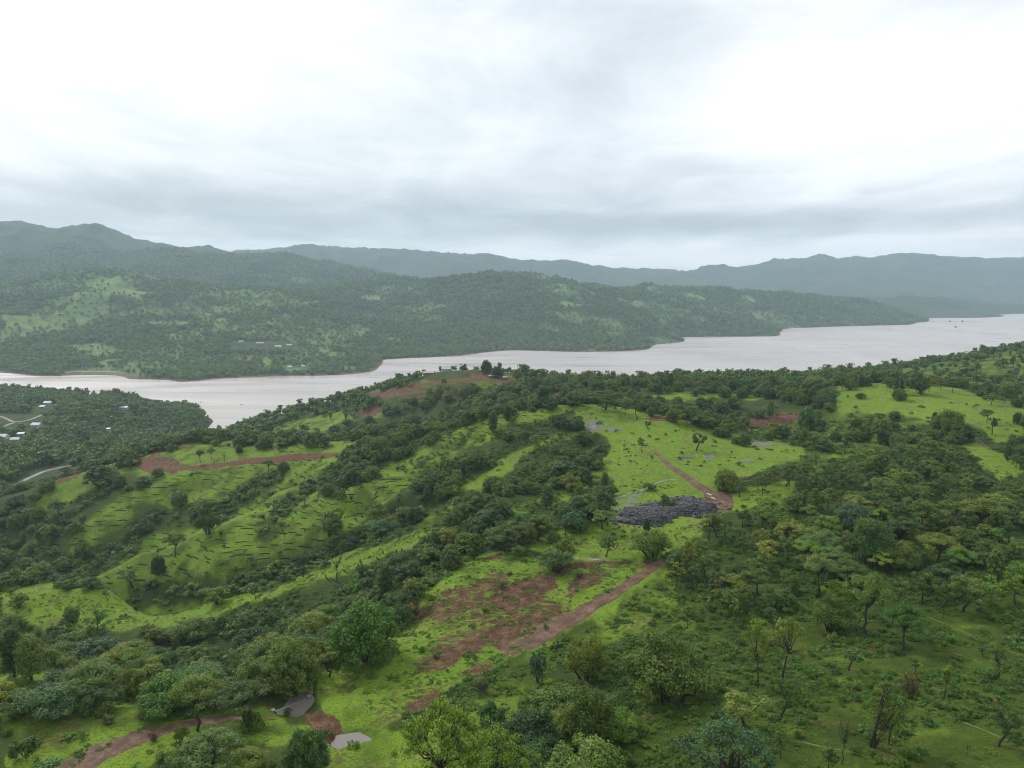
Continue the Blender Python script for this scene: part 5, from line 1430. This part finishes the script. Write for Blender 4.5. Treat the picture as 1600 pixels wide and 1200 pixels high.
def heap():
    q = np.random.default_rng(31)
    c = at(1048, 806); root = empty('stone_heap', c)
    tag(root, 'sprawling heap of broken black stones below the muddy quarry road', 'stone heap')
    lobes = [(at(1006, 809), 9.5, 11.0, 2.9), (at(1034, 799), 8.0, 10.0, 2.1), (at(1076, 795), 9.5, 12.5, 3.0), (at(978, 815), 5.5, 3.5, 0.9)]
    def mound(x, y):
        z = np.zeros_like(x)
        for p, a, b, h in lobes:
            e = 1 - ((x - p[0]) / a) ** 2 - ((y - p[1]) / b) ** 2 - (fbm(np.atleast_1d(x) / 3.5, np.atleast_1d(y) / 3.5, 205, 4) - 0.5) * 0.9
            z = np.maximum(z, h * np.sqrt(np.clip(e, 0, 1)) * np.clip(e * 2 + 0.25, 0, 1) * (e > 0))
        return z
    gx, gy = np.meshgrid(np.linspace(-26, 24, 60), np.linspace(-19, 22, 50), indexing='ij')
    X, Y = gx + c[0], gy + c[1]; M = mound(X, Y); Z = ground_z(X.ravel(), Y.ravel()).reshape(X.shape) + np.where(M > 0, M * 0.9, -0.6) + (fbm(X, Y, 3, 3) - 0.5) * 0.3
    ii = np.arange(X.size).reshape(X.shape)
    F = np.stack([ii[:-1, :-1], ii[1:, :-1], ii[1:, 1:], ii[:-1, 1:]], -1).reshape(-1, 4)
    keep = (M.ravel()[F] > 0).any(1)
    add('rubble_core', make_mesh('rubble_core', np.stack([X - c[0], Y - c[1], Z - c[2]], -1).reshape(-1, 3), F[keep], STONE_D), root)
    V, FF, n = [], [], 0
    xs, ys = q.uniform(-27, 25, 15000), q.uniform(-19, 22, 15000); mm = mound(xs + c[0], ys + c[1])
    edge = q.random(15000) < 0.07
    k = (mm > 0.05) | (edge & (mound(xs * 0.78 + c[0], ys * 0.78 + c[1]) > 0))
    xs, ys, mm = xs[k], ys[k], mm[k]; zs = ground_z(xs + c[0], ys + c[1]) - c[2] + mm * 0.95
    for x_, y_, z_ in zip(xs, ys, zs):
        s = 0.16 + 0.5 * q.random() ** 2.2 + (0.6 if q.random() < 0.02 else 0)
        v, f = rock_arrays(q, s * q.uniform(0.9, 1.6), s, s * q.uniform(0.6, 1.0)); V.append(v + (x_, y_, z_ + 0.08)); FF.append(f + n); n += len(v)
    stuff(add('stones', make_mesh('stones', np.concatenate(V), np.concatenate(FF), STONE_D), root))
heap()
def rock(name, u, v, w_, d_, h_, mat, label, cat, seed, lumps=1, group=None):
    """A rock or low outcrop: an uneven flattened dome with facets."""
    q = np.random.default_rng(seed); p = at(u, v)
    N, Mr = 16, 6; V = [(0, 0, h_)]
    ph = q.uniform(0, 50)
    for i in range(1, Mr + 1):
        for k in range(N):
            a = 2 * math.pi * k / N; rr_ = i / Mr * (1 + 0.45 * (vnoise(np.array([ph + 2.1 * math.cos(a)]), np.array([ph + 2.1 * math.sin(a)]), seed)[0] - 0.5) * 2)
            z_ = h_ * (1 - (i / Mr) ** 2.2) * q.uniform(0.72, 1.1) if i < Mr else -0.35
            V.append((rr_ * w_ / 2 * math.cos(a), rr_ * d_ / 2 * math.sin(a), z_))
    V = np.array(V); V[:, 2] += ground_z(V[:, 0] + p[0], V[:, 1] + p[1]) - p[2]
    F = [(0, 1 + k, 1 + (k + 1) % N) for k in range(N)]
    for i in range(Mr - 1):
        b0, b1 = 1 + i * N, 1 + (i + 1) * N
        F += [(b0 + k, b1 + k, b1 + (k + 1) % N, b0 + (k + 1) % N) for k in range(N)]
    o = add(name, make_mesh(name, V, F, mat), None, p); tag(o, label, cat, group); return o
rock('boulder', 820, 1172, 1.9, 1.7, 1.2, STONE_D, 'rounded black boulder alone on the dark grass near the bottom edge', 'boulder', 41)
for i, (u, v, w_, d_, h_, lab) in enumerate([
    (930,667,7,5,0.35,'pale patchy rock sheet in the grass near the dome crest'), (958,673,6,3,0.3,'narrow grey rock strip right of the patchy sheet on the dome'),
    (1190,694,15,4,0.4,'largest wet rock sheet shining on the right shoulder of the dome'), (1108,714,6,4,0.35,'flat grey rock just below the lone dome tree'),
    (1168,720,7,3,0.3,'low pinkish rock slab right of the flat one by the lone tree'), (1072,715,10,5,0.3,'dark mossy rock ledge left of the flat grey rock')]):
    rock('rock_outcrop', u, v, w_, d_, h_, STONE_D if 'dark' in lab else STONE_W, lab, 'rock', 50 + i)
for i, (u, v, w_, lab) in enumerate([
    (237,762,1.1,'small white stone on the upper left terraces'), (278,768,1.3,'white boulder right of the small stone on the upper terraces'), (430,782,1.2,'white stone on the crest of the terraced spur'),
    (280,843,1.0,'white stone beside the spreading tree on the terraces'), (298,841,0.9,'pale stone in the middle of the terraces'), (420,927,1.5,'pale stone on the long bright spur near its tiny tree'), (443,951,1.2,'white stone at the lower edge of the long spur'),
    (177,864,2.6,'pale brown rock in the left valley thicket'), (884,875,1.6,'pale rock beside the stream pool tree'), (940,876,1.5,'pale rock at the right end of the stream pool'), (1010,812,1.4,'pale grey block at the foot of the stone heap'),
    (1075,813,1.5,'pale grey block at the right foot of the stone heap'), (483,1088,1.4,'grey rock at the upper pond corner'), (122,905,2.2,'pale flat rock beside the left spur gully')]):
    rock('stone', u, v, w_, w_ * 0.8, w_ * 0.55, STONE_P, lab, 'stone', 70 + i)
for u, v, lab in ((1108, 773, 'long white plank lying in the quarry mud'), (1114, 779, 'short white plank beside the long one in the quarry mud')):
    p = at(u, v); L_ = 2.2 if 'long' in lab else 1.2
    me = make_mesh('plank', [(x * L_ / 2, y * 0.22, z * 0.12 + 0.16) for x in (-1, 1) for y in (-1, 1) for z in (0, 1)], [(0,1,3,2),(4,6,7,5),(0,4,5,1),(2,3,7,6),(0,2,6,4),(1,5,7,3)], None)
    me.materials.append(simple('white_paint', (0.72, 0.71, 0.68), (0.82, 0.81, 0.79)))
    o = add('plank', me, None, p); o.rotation_euler = (0.05, 0.1, -0.9); tag(o, lab, 'plank')

# ------------------------------------------------------------------ weir of the pond
def bx(V, F, x0, x1, y0, y1, z0, z1):
    n = len(V); V += [(x, y, z) for x in (x0, x1) for y in (y0, y1) for z in (z0, z1)]
    F += [tuple(n + i for i in f) for f in ((0,1,3,2),(4,6,7,5),(0,4,5,1),(2,3,7,6),(0,2,6,4),(1,5,7,3))]
CONC = simple('weathered_concrete', (0.16, 0.155, 0.145), (0.30, 0.29, 0.275), 1.5)
def weir():
    lv = POND_LEVELS[0]
    a = np.array([float(px_to_xy(428, 1113.5, (200 - lv) / float(slope_at(1113.5)))), (200 - lv) / float(slope_at(1113.5))])
    b = np.array([float(px_to_xy(484, 1092, (200 - lv) / float(slope_at(1092)))), (200 - lv) / float(slope_at(1092))])
    L_ = np.linalg.norm(b - a); root = empty('weir', (*((a + b) / 2), lv), math.atan2(b[1] - a[1], b[0] - a[0]))
    tag(root, 'low straight concrete weir holding back the muddy pond', 'weir')
    V, F = [], []; bx(V, F, -L_ / 2, L_ / 2, 0.0, 0.45, -2.6, 0.06); add('wall', make_mesh('wall', V, F, CONC), root)
    for s_ in (-1, 1):
        V, F = [], []; bx(V, F, s_ * L_ / 2 - 0.35, s_ * L_ / 2 + 0.35, -0.1, 0.75, -2.6, 0.5); add('end_pier', make_mesh('end_pier', V, F, CONC), root)
weir()

# ------------------------------------------------------------------ houses
WALLS = {'white': simple('whitewash', (0.42, 0.40, 0.36), (0.60, 0.58, 0.54), 0.8), 'mud': simple('mud_plaster', (0.24, 0.15, 0.10), (0.34, 0.23, 0.16), 0.8), 'grey': simple('grey_render', (0.30, 0.30, 0.29), (0.42, 0.42, 0.40), 0.8)}
ROOFS = {'tin': simple('tin_roof', (0.28, 0.30, 0.31), (0.52, 0.54, 0.55), 0.5, 0.4, 0.5), 'rust': simple('rusty_roof', (0.30, 0.22, 0.18), (0.48, 0.42, 0.38), 0.5, 0.6), 'blue': simple('bluish_sheet_roof', (0.30, 0.39, 0.44), (0.48, 0.56, 0.60), 0.5, 0.45)}
DARKW = simple('dark_opening', (0.02, 0.02, 0.022), (0.04, 0.04, 0.042))
WOODD = simple('door_wood', (0.07, 0.05, 0.035), (0.13, 0.095, 0.07))
def house(u, v, L_, W_, H_, wall, roof, rot, label, kind='gable', cat='house'):
    p = at(u, v); root = empty('house' if cat == 'house' else 'shed', (p[0], p[1], p[2] - 0.2), rot); tag(root, label, cat)
    V, F = [], []
    bx(V, F, -L_ / 2, L_ / 2, -W_ / 2, W_ / 2, -1.2, H_)
    if kind == 'gable':
        n = len(V); V += [(-L_/2, -W_/2, H_), (-L_/2, W_/2, H_), (-L_/2, 0, H_ + W_ * 0.26), (L_/2, -W_/2, H_), (L_/2, W_/2, H_), (L_/2, 0, H_ + W_ * 0.26)]
        F += [(n, n+2, n+1), (n+3, n+4, n+5)]
    add('wall', make_mesh('wall', V, F, WALLS[wall]), root)
    V, F = [], []; e = 0.5; rh = W_ * 0.26
    if kind == 'gable':
        for s_ in (-1, 1):
            n = len(V); y0, y1 = s_ * (W_ / 2 + e), 0.0; z0, z1 = H_ - e * 0.52, H_ + rh + 0.02
            V += [(-L_/2 - e, y0, z0 + .03), (L_/2 + e, y0, z0 + .03), (L_/2 + e, y1, z1 + .03), (-L_/2 - e, y1, z1 + .03), (-L_/2 - e, y0, z0 + .15), (L_/2 + e, y0, z0 + .15), (L_/2 + e, y1, z1 + .15), (-L_/2 - e, y1, z1 + .15)]
            F += [tuple(n + i for i in f) for f in ((0,1,2,3),(4,7,6,5),(0,4,5,1),(1,5,6,2),(2,6,7,3),(3,7,4,0))]
    else:
        n = 0; z0, z1 = H_ + 0.05, H_ + 0.05 + W_ * 0.14
        V += [(-L_/2 - e, -W_/2 - e, z0), (L_/2 + e, -W_/2 - e, z0), (L_/2 + e, W_/2 + e, z1), (-L_/2 - e, W_/2 + e, z1)]; V += [(a, b, c_ + 0.14) for a, b, c_ in V]
        F += [(0,3,2,1),(4,5,6,7),(0,1,5,4),(1,2,6,5),(2,3,7,6),(3,0,4,7)]
    add('roof', make_mesh('roof', V, F, ROOFS[roof]), root)
    V, F = [], []; bx(V, F, -0.5, 0.5, -W_/2 - 0.06, -W_/2 + 0.02, -0.2, 2.0); add('door', make_mesh('door', V, F, WOODD), root)
    for s_ in (-1, 1):
        x_ = s_ * L_ * 0.3
        V, F = [], []; bx(V, F, x_ - 0.5, x_ + 0.5, -W_/2 - 0.05, -W_/2 + 0.02, 1.0, 2.0); w = add('window', make_mesh('window', V, F, DARKW), root)
        V, F = [], []
        for a0, a1, b0, b1 in ((-0.62, 0.62, 2.0, 2.12), (-0.62, 0.62, 0.88, 1.0), (-0.62, -0.5, 1.0, 2.0), (0.5, 0.62, 1.0, 2.0)): bx(V, F, x_ + a0, x_ + a1, -W_/2 - 0.08, -W_/2 + 0.02, b0, b1)
        add('frame', make_mesh('frame', V, F, WALLS['white']), w)
    return root
house(697, 580, 8.5, 6.5, 3.0, 'white', 'tin', 0.15, 'bright tin-roofed house on the hilltop above the red terraces')
house(669, 586, 9.0, 5.0, 2.6, 'mud', 'rust', 0.05, 'low open-fronted hut with flat roof left of the tin-roofed hilltop house', 'lean')
house(512, 631, 6.0, 4.5, 2.6, 'white', 'blue', 0.3, 'small pale hut among trees on the wooded spur slope', 'lean')
house(768, 590, 4.5, 3.2, 1.8, 'mud', 'tin', -0.2, 'small white-roofed shelter in the red mud yard', 'lean', 'shed')
house(789, 592, 3.5, 3.0, 1.7, 'mud', 'tin', 0.4, 'tiny shelter by the lake at the right end of the mud yard', 'lean', 'shed')
house(191, 640, 16, 6, 3.6, 'grey', 'tin', 0.05, 'long shed with shining white roof in the peninsula woods', 'gable', 'shed')
house(75, 632, 9, 7, 3.4, 'white', 'tin', 0.2, 'white house with bright roof beside the upper village lane')
house(66, 638, 6, 5, 3.0, 'grey', 'blue', 0.1, 'small grey house just in front of the upper village house', 'lean')
house(58, 667, 10, 7, 3.4, 'white', 'tin', -0.1, 'white house standing right below the fork of the village lanes')
house(5, 686, 10, 8, 3.6, 'white', 'tin', 0.0, 'white-roofed house at the left edge below the village')
house(25, 690, 8, 6, 3.2, 'grey', 'tin', 0.1, 'pale house right of the one at the left edge')
house(33, 681, 6, 5, 3.0, 'grey', 'blue', 0.3, 'small bluish-roofed house behind the pair near the left edge', 'lean')
house(170, 676, 4, 4, 5.0, 'white', 'tin', 0.0, 'lone little white tower house in the peninsula trees', 'lean')
house(148, 617, 7, 5, 3.0, 'grey', 'rust', 0.1, 'dull-roofed house near the lake end of the peninsula woods')
house(435, 543, 15, 8, 3.6, 'white', 'blue', 0.05, 'long building with bluish white roof in the village over the lake')
house(407, 538, 20, 7, 3.4, 'mud', 'rust', -0.1, 'long brownish building left of the bluish roof over the lake')
house(377, 535, 12, 7, 3.2, 'white', 'rust', 0.0, 'pale building at the left end of the village over the lake')
house(452, 541, 13, 7, 3.2, 'mud', 'tin', 0.1, 'low building right of the bluish roof over the lake')
house(453, 575, 9, 7, 3.5, 'white', 'blue', 0.0, 'small bluish-roofed house close to the far shore')
house(474, 574, 7, 6, 3.5, 'white', 'tin', 0.2, 'small white house right of the bluish one by the far shore')

# ------------------------------------------------------------------ poles, rafts, snags
STEEL = simple('galvanised_steel', (0.22, 0.225, 0.23), (0.34, 0.345, 0.35), 1.0, 0.5, 0.5)
def tube(pts, radii, mat, name, parent, sides=6):
    g = Geo(1); g.limb(pts, radii, sides); return add(name, make_mesh(name, np.concatenate(g.V), np.concatenate(g.F), mat), parent)
def pole(u, v, h, label):
    p = at(u, v); root = empty('utility_pole', p, 0.5); tag(root, label, 'utility pole', 'utility poles on the ridge field')
    tube([(0, 0, -0.6), (0, 0, h)], [0.17, 0.11], STEEL, 'shaft', root)
    for z_, l_ in ((h - 0.35, 1.0), (h - 1.2, 0.8)):
        tube([(-l_, 0, z_), (l_, 0, z_)], [0.06, 0.06], STEEL, 'crossarm', root, 4)
        for x_ in (-l_ * 0.9, l_ * 0.9): tube([(x_, 0, z_), (x_, 0, z_ + 0.25)], [0.06, 0.04], CONC, 'insulator', root, 5)
pole(1570, 651, 9.5, 'slim steel utility pole on the right field by the rock strip')
pole(1404, 619, 10.0, 'slim utility pole beside the narrow tree on the ridge field')
pole(1340, 607, 9.0, 'slim utility pole at the left end of the ridge field')
RAFTW = simple('dark_timber', (0.045, 0.04, 0.04), (0.09, 0.08, 0.075))
def on_lake(u, v):
    d = 200.0 / float(slope_at(v)); return float(px_to_xy(u, v, d)), d, 0.0
for u, v, lab in ((1484, 502.5, 'left of two dark float huts near the far headland'), (1503.5, 502.5, 'right of two dark float huts near the far headland'), (1493, 511.5, 'dark float hut nearer than the other two on the open lake')):
    root = empty('float_hut', on_lake(u, v)); tag(root, lab, 'float hut', 'float huts far out on the lake')
    V, F = [], []; bx(V, F, -5, 5, -5, 5, -0.3, 0.7); add('raft', make_mesh('raft', V, F, RAFTW), root)
    V, F = [], []; bx(V, F, -3.2, 3.2, -3.2, 3.2, 0.7, 3.8); add('cabin', make_mesh('cabin', V, F, RAFTW), root)
    add('roof', make_mesh('roof', [(-4, -4, 3.8), (4, -4, 3.8), (4, 4, 3.8), (-4, 4, 3.8), (0, 0, 6.2)], [(0,1,4),(1,2,4),(2,3,4),(3,0,4),(3,2,1,0)], RAFTW), root)
for i, (u, v, lab) in enumerate(((315, 629, 'low drowned branches breaking the water near the left shore'), (378, 633, 'drowned bush sticking out of the inlet water'), (1036, 537, 'two drowned stakes off the wooded far point'))):
    q = np.random.default_rng(90 + i); g = Geo(91 + i)
    for k in range(12 if i < 2 else 5):
        a = q.uniform(-4.5, 4.5) if i < 2 else q.uniform(-7, 7); b = q.normal() * 1.0
        g.limb([(a, b, -1.0), (a + q.normal() * 0.8, b + q.normal() * 0.5, q.uniform(0.5, 2.2) if i < 2 else q.uniform(3, 7))], [0.22, 0.1] if i < 2 else [0.7, 0.4], 4)
    o = add('snag', make_mesh('snag', np.concatenate(g.V), np.concatenate(g.F), BARK), None, on_lake(u, v)); tag(o, lab, 'snag')

# ------------------------------------------------------------------ living things
def skin(name, joints, bones, mat, parent=None, levels=1):
    me = bpy.data.meshes.new(name); me.from_pydata([j[:3] for j in joints], bones, []); me.update(); me.materials.append(mat)
    o = add(name, me, parent)
    sk = o.modifiers.new('skin', 'SKIN'); sk.use_smooth_shade = True
    for j, sv in zip(joints, me.skin_vertices[0].data): sv.radius = (j[3], j[4] if len(j) > 4 else j[3])
    me.skin_vertices[0].data[0].use_root = True
    if levels: o.modifiers.new('round', 'SUBSURF').render_levels = levels; o.modifiers['round'].levels = levels
    return o
COWS = {'dark': simple('dark_hide', (0.018, 0.014, 0.012), (0.04, 0.032, 0.028)), 'brown': simple('brown_hide', (0.07, 0.04, 0.025), (0.12, 0.07, 0.045))}
HORN = simple('horn', (0.20, 0.18, 0.15), (0.3, 0.27, 0.23))
def cow(u, v, rot, hide, label, graze):
    p = at(u, v); root = empty('cow', p, rot); tag(root, label, 'cow', 'cattle grazing on the dome')
    hz = 0.45 if graze else 1.45
    J = [(0, 0, 1.02, .34, .36), (0.62, 0, 1.06, .31, .38), (0.95, 0, 1.12, .20, .24), (1.25, 0, (1.12 + hz) / 2 + .05, .13, .16), (1.48, 0, hz, .12, .13), (1.74, 0, hz - .14, .075, .08),
         (-0.62, 0, 1.05, .30, .33), (-0.86, 0, 1.08, .17, .2)]
    B = [(0, 1), (1, 2), (2, 3), (3, 4), (4, 5), (0, 6), (6, 7)]
    for x_, back in ((0.66, False), (-0.66, True)):
        for s_ in (-1, 1):
            b = len(J); dx = -0.12 if back else 0.03
            J += [(x_, s_ * .2, .74, .14, .15), (x_ + (0.06 if back else 0), s_ * .21, .50, .085), (x_ + dx, s_ * .21, .30, .06), (x_ + dx + .02, s_ * .21, .04, .065)]
            B += [(1 if not back else 6, b), (b, b + 1), (b + 1, b + 2), (b + 2, b + 3)]
    b = len(J); J += [(-1.0, 0, .95, .03), (-1.03, 0, .5, .03), (-1.03, 0, .36, .05)]; B += [(7, b), (b, b + 1), (b + 1, b + 2)]
    skin('body', J, B, COWS[hide], root, 1)
    for s_ in (-1, 1):
        tube([(1.42, s_ * .08, hz + .08), (1.40, s_ * .2, hz + .18), (1.44, s_ * .2, hz + .34)], [.035, .028, .01], HORN, 'horn', root, 5)
        tube([(1.38, s_ * .1, hz + .02), (1.34, s_ * .27, hz + .0)], [.05, .02], COWS[hide], 'ear', root, 5)
cow(938, 700, 0.5, 'dark', 'black cow standing alone on the open dome grass', False)
cow(960, 640, 0.2, 'dark', 'dark cow under the widest dome-crest tree, left one of the pair', True)
cow(977, 639, 2.9, 'brown', 'brown cow right of the widest dome-crest tree', True)
SKINM = simple('skin', (0.16, 0.085, 0.055), (0.19, 0.10, 0.065)); ORANGE = simple('orange_cloth', (0.72, 0.11, 0.015), (0.82, 0.17, 0.02)); DHOTI = simple('dark_cloth', (0.05, 0.03, 0.03), (0.08, 0.05, 0.045)); HAIR = simple('black_hair', (0.012, 0.011, 0.01), (0.02, 0.018, 0.016))
def person():
    p = at(1061, 674); root = empty('person', p, 0.4); tag(root, 'person in bright orange top walking over the dome grass', 'person')
    J = [(0, 0, .95, .125, .10), (0, 0, 1.18, .135, .10), (0, 0, 1.38, .16, .10), (0, 0, 1.47, .06), (0, .01, 1.56, .075, .085), (0, .01, 1.66, .085, .095),
         (.09, 0, .88, .09), (.10, .12, .5, .065), (.10, .10, .10, .045), (.10, -.06, .04, .04), (-.09, 0, .88, .09), (-.10, -.06, .5, .065), (-.10, -.26, .12, .045), (-.10, -.40, .05, .04),
         (.19, 0, 1.38, .06), (.24, -.10, 1.12, .047), (.24, -.02, .88, .035), (.24, .04, .80, .035), (-.19, 0, 1.38, .06), (-.24, .08, 1.12, .047), (-.24, -.08, .90, .035), (-.24, -.13, .82, .035)]
    B = [(0, 1), (1, 2), (2, 3), (3, 4), (4, 5), (0, 6), (6, 7), (7, 8), (8, 9), (0, 10), (10, 11), (11, 12), (12, 13), (2, 14), (14, 15), (15, 16), (16, 17), (2, 18), (18, 19), (19, 20), (20, 21)]
    skin('body', J, B, SKINM, root, 1)
    g = Geo(3); g.limb([(0, 0, .84), (0, 0, 1.0), (0, 0, 1.2), (0, 0, 1.36), (0, 0, 1.44)], [.21, .18, .175, .20, .10], 12)
    for s_ in (-1, 1): g.limb([(s_ * .15, 0, 1.40), (s_ * .215, (-.04 if s_ > 0 else .04), 1.25), (s_ * .235, (-.08 if s_ > 0 else .07), 1.14)], [.09, .075, .065], 8)
    add('shirt', make_mesh('shirt', np.concatenate(g.V), np.concatenate(g.F), ORANGE, True), root)
    g = Geo(4); g.limb([(0, 0, .98), (0, 0, .85), (0, .0, .55), (0, -.06, .28)], [.17, .19, .20, .22], 12)
    add('wrap_skirt', make_mesh('wrap_skirt', np.concatenate(g.V), np.concatenate(g.F), DHOTI, True), root)
    g = Geo(5); g.limb([(0, -.01, 1.60), (0, -.015, 1.68), (0, -.01, 1.745), (0, 0, 1.765)], [.105, .112, .075, .01], 10)
    add('turban', make_mesh('turban', np.concatenate(g.V), np.concatenate(g.F), ORANGE, True), root)
person()
